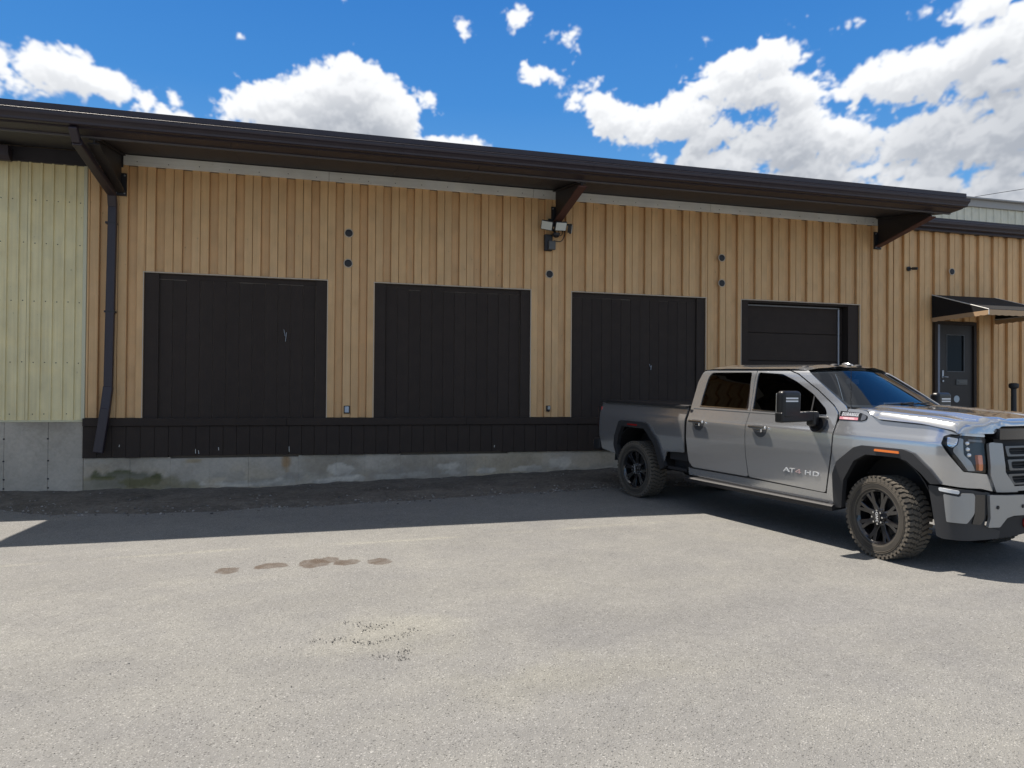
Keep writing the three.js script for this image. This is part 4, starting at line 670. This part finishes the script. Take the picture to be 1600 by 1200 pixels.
// --- front fender, hood
const badge = document.createElement('canvas'); badge.width = 512; badge.height = 128;
{ const c = badge.getContext('2d'); c.fillStyle = '#15161a'; c.fillRect(0, 0, 512, 128); c.fillStyle = '#d9dde3'; c.font = 'bold italic 62px sans-serif'; c.textAlign = 'center'; c.textBaseline = 'middle'; c.fillText('DURAMAX', 190, 44); c.fillStyle = '#cf8d98'; c.fillRect(16, 78, 330, 34); c.fillStyle = '#f3e6e8'; c.font = 'bold 30px sans-serif'; c.fillText('TURBO DIESEL', 182, 96); }
const badgeTex = new THREE.CanvasTexture(badge); badgeTex.colorSpace = THREE.SRGBColorSpace;
const bgeo = panel([[3.40, 1.503], [3.66, 1.492], [3.735, 1.465], [3.73, 1.425], [3.67, 1.405], [3.40, 1.408]], skin(.008), { thick: .012, round: .012, cell: [.05, .03] }), bgeo2 = bgeo.clone();
{ const u = bgeo2.attributes.uv; for (let i = 0; i < u.count; i++) u.setXY(i, (u.getX(i) - 3.395) / .35, (u.getY(i) - 1.400) / .108); }
both('front_fender', panel([[3.30, .565], [3.372, 1.03], [3.388, 1.36], [3.420, 1.43], [3.47, 1.48], [3.49, 1.53], [3.70, 1.520], [3.79, 1.462], [3.88, 1.432], [4.2, 1.422], [4.60, 1.405], [4.75, 1.378], [5.04, 1.345], [5.04, 1.318], [4.62, 1.345], [4.562, 1.322], [4.556, 1.25], [4.60, 1.18], [4.755, .995], [5.055, .965], [5.13, .855], [5.125, .80], [4.98, .83], [4.80, .842], [4.49, .866], [4.38, .98], [4.24, 1.08], [3.78, 1.09], [3.64, 1.02], [3.50, .80], [3.45, .50], [3.38, .49]], S0, { round: .01, cell: [.06, .03] }), TM.paint, [['engine_badge', bgeo2, M({ map: badgeTex, roughness: .3 })], ['vent_trim', panel([[3.672, 1.487], [3.728, 1.462], [3.724, 1.428], [3.668, 1.410]], skin(.013), { thick: .008, round: .012, cell: [.03, .02] }), M({ color: lin(.18, .19, .21), roughness: .3, metalness: .6 })]]);
const hoodEdge = lut([[3.55, 1.525], [3.72, 1.523], [3.80, 1.470], [3.88, 1.442], [4.2, 1.431], [4.62, 1.416], [4.9, 1.40]]), hoodU = lut([[3.55, .125], [3.72, .110], [3.88, .058], [4.2, .055], [4.6, .060]]);
part('hood', grid(72, 90, (i, j) => {
  const t = i * 2 - 1, s = Math.abs(t), zf = 4.69 + .135 * (1 - s ** 3.4), zr = 3.56 + .13 * (1 - s * s), z = lerp(zr, zf, j), um = hoodU(z), u = lerp(1.02, um, s), d = u - um;
  const e = hoodEdge(z), top = lerp(1.545, 1.505, sstep(3.6, 4.6, z)); let y = e + (top - e) * Math.sqrt(clamp(1 - (1 - clamp(d / .15)) ** 2)) ;
  y += .030 * sstep(.34, .46, u) - .014 * sstep(.62, .76, u) + .006 * (1 - s * s);
  y -= .030 * sstep(.40, .0, zf - z); const f = clamp((zf - z) / .085); y = lerp(lerp(1.425, 1.355, sstep(.46, .60, s)), y, Math.sqrt(1 - (1 - f) ** 2)); return [Math.sign(t) * (W - u), y, z];
}), TM.paint, truck);
{ const f = [], r = []; for (let k = 0; k <= 24; k++) { const x = lerp(-.525, .525, k / 24), z = 4.838 + .05 * (1 - (x / .525) ** 2); f.push([x, z]); r.unshift([x, z - .14]); }
  part('grille_header', merge([prism(f.concat(r), 1.30, 1.392, 'y', false), prism(f.map(([x, z]) => [x * .99, z - .008]).concat(r), 1.392, 1.404, 'y', false)]), TM.gloss, truck); }
// --- nose
const nosePoly = (P, d, m = skin) => panel(P, m(d), { round: .012, cell: [.04, .03], thick: .03 });
both('headlight', nosePoly([[4.575, 1.335], [4.562, 1.25], [4.61, 1.18], [4.765, 1.0], [5.045, .972], [5.05, 1.312], [4.80, 1.332]], -.045), TM.plastic2, [
  ['lens', nosePoly([[4.572, 1.332], [4.562, 1.25], [4.61, 1.18], [4.765, 1.0], [5.045, .975], [5.05, 1.310], [4.80, 1.330]], -.004), TM.clear],
  ['reflector', nosePoly([[4.70, 1.312], [4.768, 1.30], [4.775, 1.155], [4.862, 1.09], [4.915, 1.0], [4.825, 1.0], [4.655, 1.18], [4.660, 1.215], [4.705, 1.25]], -.018), TM.satin],
  ['side_reflector', nosePoly([[4.585, 1.315], [4.69, 1.305], [4.69, 1.255], [4.645, 1.21], [4.60, 1.235]], -.022), TM.chrome],
  ['lamp_strip', nosePoly([[4.84, 1.30], [5.03, 1.286], [5.03, 1.268], [4.84, 1.278]], -.016), M({ color: lin(.16, .165, .175), roughness: .3, metalness: .5 })],
  ['projector', merge([[4.825, 1.262], [4.828, 1.205], [4.84, 1.15]].map(([a, y]) => { const p = skin(-.02)(a, y); return new THREE.SphereGeometry(.024, 14, 10).translate(...p); })), TM.chrome],
  ['turn_signal', nosePoly([[4.952, 1.15], [5.012, 1.148], [5.015, 1.0], [4.962, 1.0]], -.012), TM.amber]]);
both('grille_surround', nosePoly([[5.063, 1.262], [5.09, 1.272], [5.225, 1.262], [5.235, 1.1], [5.245, .985], [5.42, .79], [5.14, .795], [5.068, .965]], .022), TM.satin);
part('grille', whole(nosePoly([[5.20, 1.335], [5.69, 1.335], [5.69, .78], [5.40, .78], [5.22, .98]], -.05)), TM.plastic2, truck);
[[1.235, 1.135, 5.265, 5.29], [1.105, 1.0, 5.285, 5.31], [.965, .86, 5.29, 5.345]].forEach(([y1, y0, a1, a0], k) => { const o = [[a1, y1], [5.66, y1], [5.66, y0], [a0, y0]], h = [[a1 + .045, y1 - .018], [5.65, y1 - .018], [5.65, y0 + .018], [a0 + .03, y0 + .018]]; both('grille_bar', panel(o, skin(.012), { hole: h, round: .015, cell: [.05, .03], thick: .04 }), M({ color: lin(.16, .165, .17), roughness: .35, metalness: .6 }), [['grille_mesh', merge([0, 1, 2].map((q) => { const yy = lerp(y0, y1, (q + 1) / 4); return panel([[a0 + .02, yy + .006], [5.66, yy + .006], [5.66, yy - .006], [a0 + .02, yy - .006]], skin(-.025), { round: 0, thick: .02, cell: [.08, .02] }); })), TM.plastic2]]); });
part('lower_grille_bar', whole(nosePoly([[5.30, .845], [5.69, .845], [5.69, .80], [5.36, .80]], .012)), TM.satin, truck);
both('bumper_end', nosePoly([[4.452, .838], [4.50, .838], [4.86, .826], [5.01, .80], [5.06, .80], [5.0, .49], [5.20, .43], [5.18, .36], [4.60, .345], [4.545, .36], [4.50, .60]], -.005, nose), TM.plastic, [
  ['painted_panel', nosePoly([[4.612, .775], [4.735, .762], [4.748, .796], [4.84, .80], [4.852, .775], [4.852, .615], [4.79, .515], [4.645, .515]], .022, nose), TM.satin],
  ['reflector', nosePoly([[4.565, .832], [4.735, .818], [4.73, .785], [4.57, .80]], .018, nose), TM.lampWhite],
  ['step_recess', nosePoly([[4.87, .79], [4.99, .782], [4.99, .56], [4.95, .50], [4.85, .51], [4.875, .60]], .004, nose), TM.gloss]]);
part('front_bumper', whole(nosePoly([[5.012, .785], [5.24, .775], [5.745, .768], [5.745, .575], [5.33, .578], [5.24, .56], [5.15, .475], [5.005, .478], [5.03, .56]], .030, nose)), TM.satin, truck);
part('parking_sensor', merge([5.115, 5.45].map((a) => { const p = nose(.031)(a, .665); return new THREE.CylinderGeometry(.018, .018, .01, 14).rotateX(Math.PI / 2).translate(...p); })), TM.plastic2, truck);
part('air_dam', whole(nosePoly([[5.0, .475], [5.16, .468], [5.25, .555], [5.745, .565], [5.745, .40], [5.30, .36], [5.0, .36]], -.02, nose)), TM.plastic2, truck);
both('tow_hook', new THREE.TorusGeometry(.045, .016, 8, 20, 4.2).rotateY(.2).translate(-.15, .49, 4.90), TM.red);
// --- mirrors
function sideMirror(s) {
  const m = new THREE.Group(); m.name = 'door_mirror'; truck.add(m); const f = (g) => s ? mirror(g) : g;
  part('mirror_housing', f(new RoundedBoxGeometry(.30, .315, .115, 4, .045).translate(-1.42, 1.555, 3.12)), TM.mirrorBlack, m);
  part('mirror_glass', f(new RoundedBoxGeometry(.26, .27, .01, 2, .004).translate(-1.42, 1.545, 3.059)), TM.chrome, m);
  part('signal_strip', f(merge([bx(-1.53, -1.34, 1.622, 1.640, 3.165, 3.181), bx(-1.53, -1.34, 1.592, 1.608, 3.165, 3.181)])), TM.lampWhite, m);
  part('mirror_arm', f(merge([beam([-1.575, 1.418, 3.115], [-1.02, 1.43, 3.13], .11, .115, [0, 0, 1]), new RoundedBoxGeometry(.10, .17, .12, 3, .03).translate(-1.045, 1.40, 3.14)])), TM.mirrorBlack, m);
  part('mirror_base', f(panel([[3.06, 1.42], [3.265, 1.42], [3.262, 1.31], [3.20, 1.255], [3.12, 1.26], [3.065, 1.32]], skin(.05), { thick: .07, round: .03, cell: [.04, .03] })), TM.mirrorBlack, m);
}
sideMirror(0); sideMirror(1);
// --- badge on the door
{
  const font = await new FontLoader().loadAsync('fonts/droid/droid_sans_regular.typeface.json');
  const txt = (s, size, sx, depth = .006) => { const g = new TextGeometry(s, { font, size, depth, curveSegments: 3, bevelEnabled: false }); g.computeBoundingBox(); const b = g.boundingBox; g.translate(-b.min.x, -b.min.y, 0); g.scale(sx, 1, 1); return g; };
  const place = (g, z, y, flip) => { const q = g.clone(); if (!flip) { q.rotateY(-Math.PI / 2); q.translate(-(W - off(y) + .001), y - .027, z); } else { q.rotateY(Math.PI / 2); q.translate(W - off(y) + .001, y - .027, z); } return q; };
  const at = txt('AT', .048, 2.2), four = txt('4', .048, 2.2), hd = txt('HD', .048, 2.3), b4 = M({ color: lin(.70, .52, .52), roughness: .3, metalness: .4 });
  const wd = (g) => { g.computeBoundingBox(); return g.boundingBox.max.x; }, wa = wd(at), w4 = wd(four);
  part('door_badge', merge([place(at, 2.71, .778, false), place(hd, 2.71 + wa + w4 + .07, .778, false)]), TM.letter, truck); part('door_badge_numeral', place(four, 2.71 + wa + .012, .778, false), b4, truck);
  part('door_badge', merge([place(at, 3.21, .778, true), place(hd, 3.21 - wa - w4 - .07, .778, true)]), TM.letter, truck); part('door_badge_numeral', place(four, 3.21 - wa - .012, .778, true), b4, truck);
  TM.capText = txt('GMC', .030, 1.2, .002); TM.capText.computeBoundingBox(); TM.capText.translate(-TM.capText.boundingBox.max.x / 2, -.015, 0);
}
// --- wheels: built with the outer face toward -x
function wheelGeo() {
  const R = TR, w = .137, prof = []; // radius, x
  [[.272, -w + .012], [.285, -w - .004], [.31, -w - .012], [.345, -w - .014], [.378, -w - .008], [.402, -w + .010], [R - .014, -w + .030], [R - .012, -w + .06], [R - .010, 0], [R - .012, w - .06], [R - .014, w - .03], [.40, w - .01], [.345, w + .014], [.272, w - .012]].forEach(([r, x]) => prof.push(new THREE.Vector2(r, x)));
  const tyre = new THREE.LatheGeometry(prof, 72).rotateZ(Math.PI / 2).scale(-1, 1, 1); // axis y -> x
  const fix = (g) => { g = clean(g); g.computeVertexNormals(); return g; };
  const blocks = [], n = 46;
  for (let k = 0; k < n; k++) {
    const th = k / n * Math.PI * 2;
    const add = (x, wx, la, rot, da, h = .014) => { const b = new THREE.BoxGeometry(wx, h, la); b.rotateY(rot); b.translate(x, R - .012 + h / 2 - .004, 0); b.rotateX(th + da); blocks.push(b); };
    add(-.112, .058, .036, .18, 0); add(.112, .058, .036, -.18, .07); add(-.058, .046, .034, -.45, .03); add(.056, .046, .034, .45, .09); add(-.012, .034, .038, .5, .06); add(.022, .03, .03, -.4, .12);
    const s = new THREE.BoxGeometry(.014, .05, .030); s.translate(-w - .002, .400, 0); s.rotateX(th); blocks.push(s); // shoulder lugs
    const s2 = new THREE.BoxGeometry(.012, .028, .022); s2.translate(-w - .006, .388, 0); s2.rotateX(th + .068); blocks.push(s2);
  }
  const ring = []; [.300, .352, .366].forEach((r, i) => ring.push(new THREE.TorusGeometry(r, .0035, 6, 64).rotateY(Math.PI / 2).translate(-w - (i ? .013 : .008), 0, 0)));
  const rimProf = [[.276, -w + .014], [.283, -w + .002], [.278, -w - .002], [.268, -w + .006], [.255, -w + .03], [.245, -w + .10], [.235, .02], [.24, .08], [.27, w - .01], [.278, w - .01]].map(([r, x]) => new THREE.Vector2(r, x));
  const rim = new THREE.LatheGeometry(rimProf, 60).rotateZ(Math.PI / 2).scale(-1, 1, 1);
  const spoke = (() => { const sh = new THREE.Shape(); sh.moveTo(-.030, .06); sh.lineTo(-.022, .15); sh.lineTo(-.046, .258); sh.lineTo(-.020, .265); sh.lineTo(0, .20); sh.lineTo(.020, .265); sh.lineTo(.046, .258); sh.lineTo(.022, .15); sh.lineTo(.030, .06); const g = new THREE.ExtrudeGeometry(sh, { depth: .026, bevelEnabled: true, bevelSize: .006, bevelThickness: .008, bevelSegments: 2, curveSegments: 4 }); const p = g.attributes.position; for (let i = 0; i < p.count; i++) { const r = p.getY(i); p.setZ(i, p.getZ(i) - .035 * (1 - r / .26)); } g.computeVertexNormals(); g.rotateY(-Math.PI / 2); g.translate(-w + .050, 0, 0); return g; })();
  const hub = new THREE.CylinderGeometry(.072, .085, .05, 8).rotateZ(Math.PI / 2).translate(-w + .052, 0, 0), cap = new THREE.CylinderGeometry(.046, .052, .03, 28).rotateZ(Math.PI / 2).translate(-w + .018, 0, 0);
  const nuts = []; for (let k = 0; k < 8; k++) { const a = k / 8 * 6.283 + .39; nuts.push(new THREE.CylinderGeometry(.011, .011, .035, 6).rotateZ(Math.PI / 2).translate(-w + .020, Math.cos(a) * .068, Math.sin(a) * .068)); }
  const brake = merge([new THREE.CylinderGeometry(.19, .19, .03, 40).rotateZ(Math.PI / 2).translate(-.01, 0, 0), new THREE.CylinderGeometry(.10, .10, .2, 20).rotateZ(Math.PI / 2).translate(.03, 0, 0)]);
  return { tyre: fix(tyre), tread: merge(blocks), ring: merge(ring), rim: fix(rim), spoke, hub, cap, nuts: merge(nuts), brake };
}
const WG = wheelGeo();
function wheel(name, x, z, steer, spin, right) {
  const g = sub(name, truck, [x, TR - .004, z], [0, steer + (right ? 0 : Math.PI), 0]), k = new THREE.Euler(spin, 0, 0), q = new THREE.Quaternion().setFromEuler(k);
  const add = (n, geo, m, a = 0) => { const p = part(n, geo, m, g); p.rotation.x = spin + a; return p; };
  add('tyre', WG.tyre, TM.tyre); add('tread', WG.tread, TM.dusty); add('sidewall_ring', WG.ring, TM.dusty); add('rim', WG.rim, TM.gloss);
  for (let i = 0; i < 8; i++) add('spoke', WG.spoke, TM.gloss, i / 8 * Math.PI * 2);
  add('hub', WG.hub, TM.gloss); add('hub_cap', WG.cap, TM.gloss); add('lug_nuts', WG.nuts, TM.chrome); add('brake_disc', WG.brake, M({ color: lin(.10, .10, .10), roughness: .5, metalness: .6 }));
  const t = TM.capText.clone().rotateY(-Math.PI / 2).translate(-.137 - .001 + .005, 0, 0); const p = part('cap_lettering', t, TM.lampWhite, g); p.rotation.x = Math.PI / 2 - .1;
}
wheel('front_wheel', -(W - .137), AXF, -.20, .3, true); wheel('front_wheel', W - .137, AXF, -.20, 1.1, false);
wheel('rear_wheel', -(W - .137), AXR, 0, .9, true); wheel('rear_wheel', W - .137, AXR, 0, 2.1, false);
// --- underside and interior
function arch(z) { const p = []; for (let k = 0; k <= 20; k++) { const a = Math.PI * k / 20; p.push([Math.cos(a) * .56, .50 + Math.sin(a) * .60]); } const inner = p.slice().reverse().map(([a, b]) => [a * .985, .50 + (b - .50) * .985]); const pr = p.concat(inner).map(([a, b]) => [a + z, b]); return prism(pr, -.985, -.55, 'x'); }
for (const z of [AXR, AXF]) both('wheel_well_liner', arch(z), TM.plastic2);
part('chassis', merge([bx(-.66, .66, .50, .60, -1.0, 4.55), bx(-.52, -.42, .42, .52, -1.0, 4.5), bx(.42, .52, .42, .52, -1.0, 4.5), bar([-.8, TR, AXR], [.8, TR, AXR], .06), new THREE.SphereGeometry(.16, 16, 12).translate(.1, TR, AXR), bar([-.8, TR, AXF], [.8, TR, AXF], .055), bx(-.54, .54, .6, 1.40, 3.5, 4.55), bx(-.54, .54, .6, 1.42, -1.0, .95), bx(-.98, .98, .585, .60, 1.08, 3.30), bx(-.96, .96, .60, 1.40, 1.05, 1.09), bx(-.93, -.80, .66, 1.38, .62, .98), bx(.80, .93, .66, 1.38, .62, .98)]), TM.plastic2, truck);
for (const x of [-.93, .93]) part('inner_door_panel', new RoundedBoxGeometry(.05, .80, 2.2, 2, .02), TM.dash, truck, [x * .985, 1.03, 2.18]);
part('dashboard', merge([new RoundedBoxGeometry(1.68, .34, .36, 3, .05).translate(0, 1.30, 3.22), new RoundedBoxGeometry(1.60, .05, .5, 3, .02).translate(0, 1.475, 3.34), new RoundedBoxGeometry(.42, .16, .14, 3, .04).translate(.42, 1.50, 3.10)]), TM.dash, truck);
const sw = part('steering_wheel', merge([new THREE.TorusGeometry(.185, .017, 10, 40), new THREE.CylinderGeometry(.06, .06, .03, 16).rotateX(Math.PI / 2), new THREE.BoxGeometry(.35, .035, .015), new THREE.BoxGeometry(.035, .18, .015).translate(0, -.09, 0)]), TM.dash, truck, [.42, 1.36, 2.92], [.42, 0, 0]);
for (const x of [-.42, .42]) { const s = part('front_seat', merge([new RoundedBoxGeometry(.52, .16, .52, 3, .06).translate(0, .92, 2.45), new RoundedBoxGeometry(.50, .66, .16, 4, .06).rotateX(-.22).translate(0, 1.25, 2.14)]), TM.seat, truck, [x, 0, 0]); part('headrest', merge([new RoundedBoxGeometry(.26, .19, .11, 4, .045).translate(0, 1.69, 2.03), bar([-.06, 1.55, 2.06], [-.06, 1.63, 2.05], .008), bar([.06, 1.55, 2.06], [.06, 1.63, 2.05], .008)]), TM.seat, s); }
part('rear_seat', merge([new RoundedBoxGeometry(1.50, .16, .48, 3, .06).translate(0, .94, 1.52), new RoundedBoxGeometry(1.50, .62, .15, 4, .06).rotateX(-.2).translate(0, 1.24, 1.25), ...[-.5, 0, .5].map((x) => new RoundedBoxGeometry(.24, .15, .1, 3, .04).translate(x, 1.60, 1.18))]), TM.seat, truck);
part('headliner', grid(16, 6, (i, j) => { const t = i * 2 - 1; return [t * .73, roofY(t) - .045 - .03 * sstep(.9, 1, j), lerp(1.14, 2.80, j)]; }), M({ color: lin(.22, .21, .20), roughness: .9 }), truck);
part('rear_view_mirror', merge([new RoundedBoxGeometry(.24, .065, .03, 3, .012).translate(0, 1.83, 2.86), bar([0, 1.85, 2.87], [0, 1.92, 2.90], .01)]), TM.plastic2, truck);

renderer.render(scene, camera);
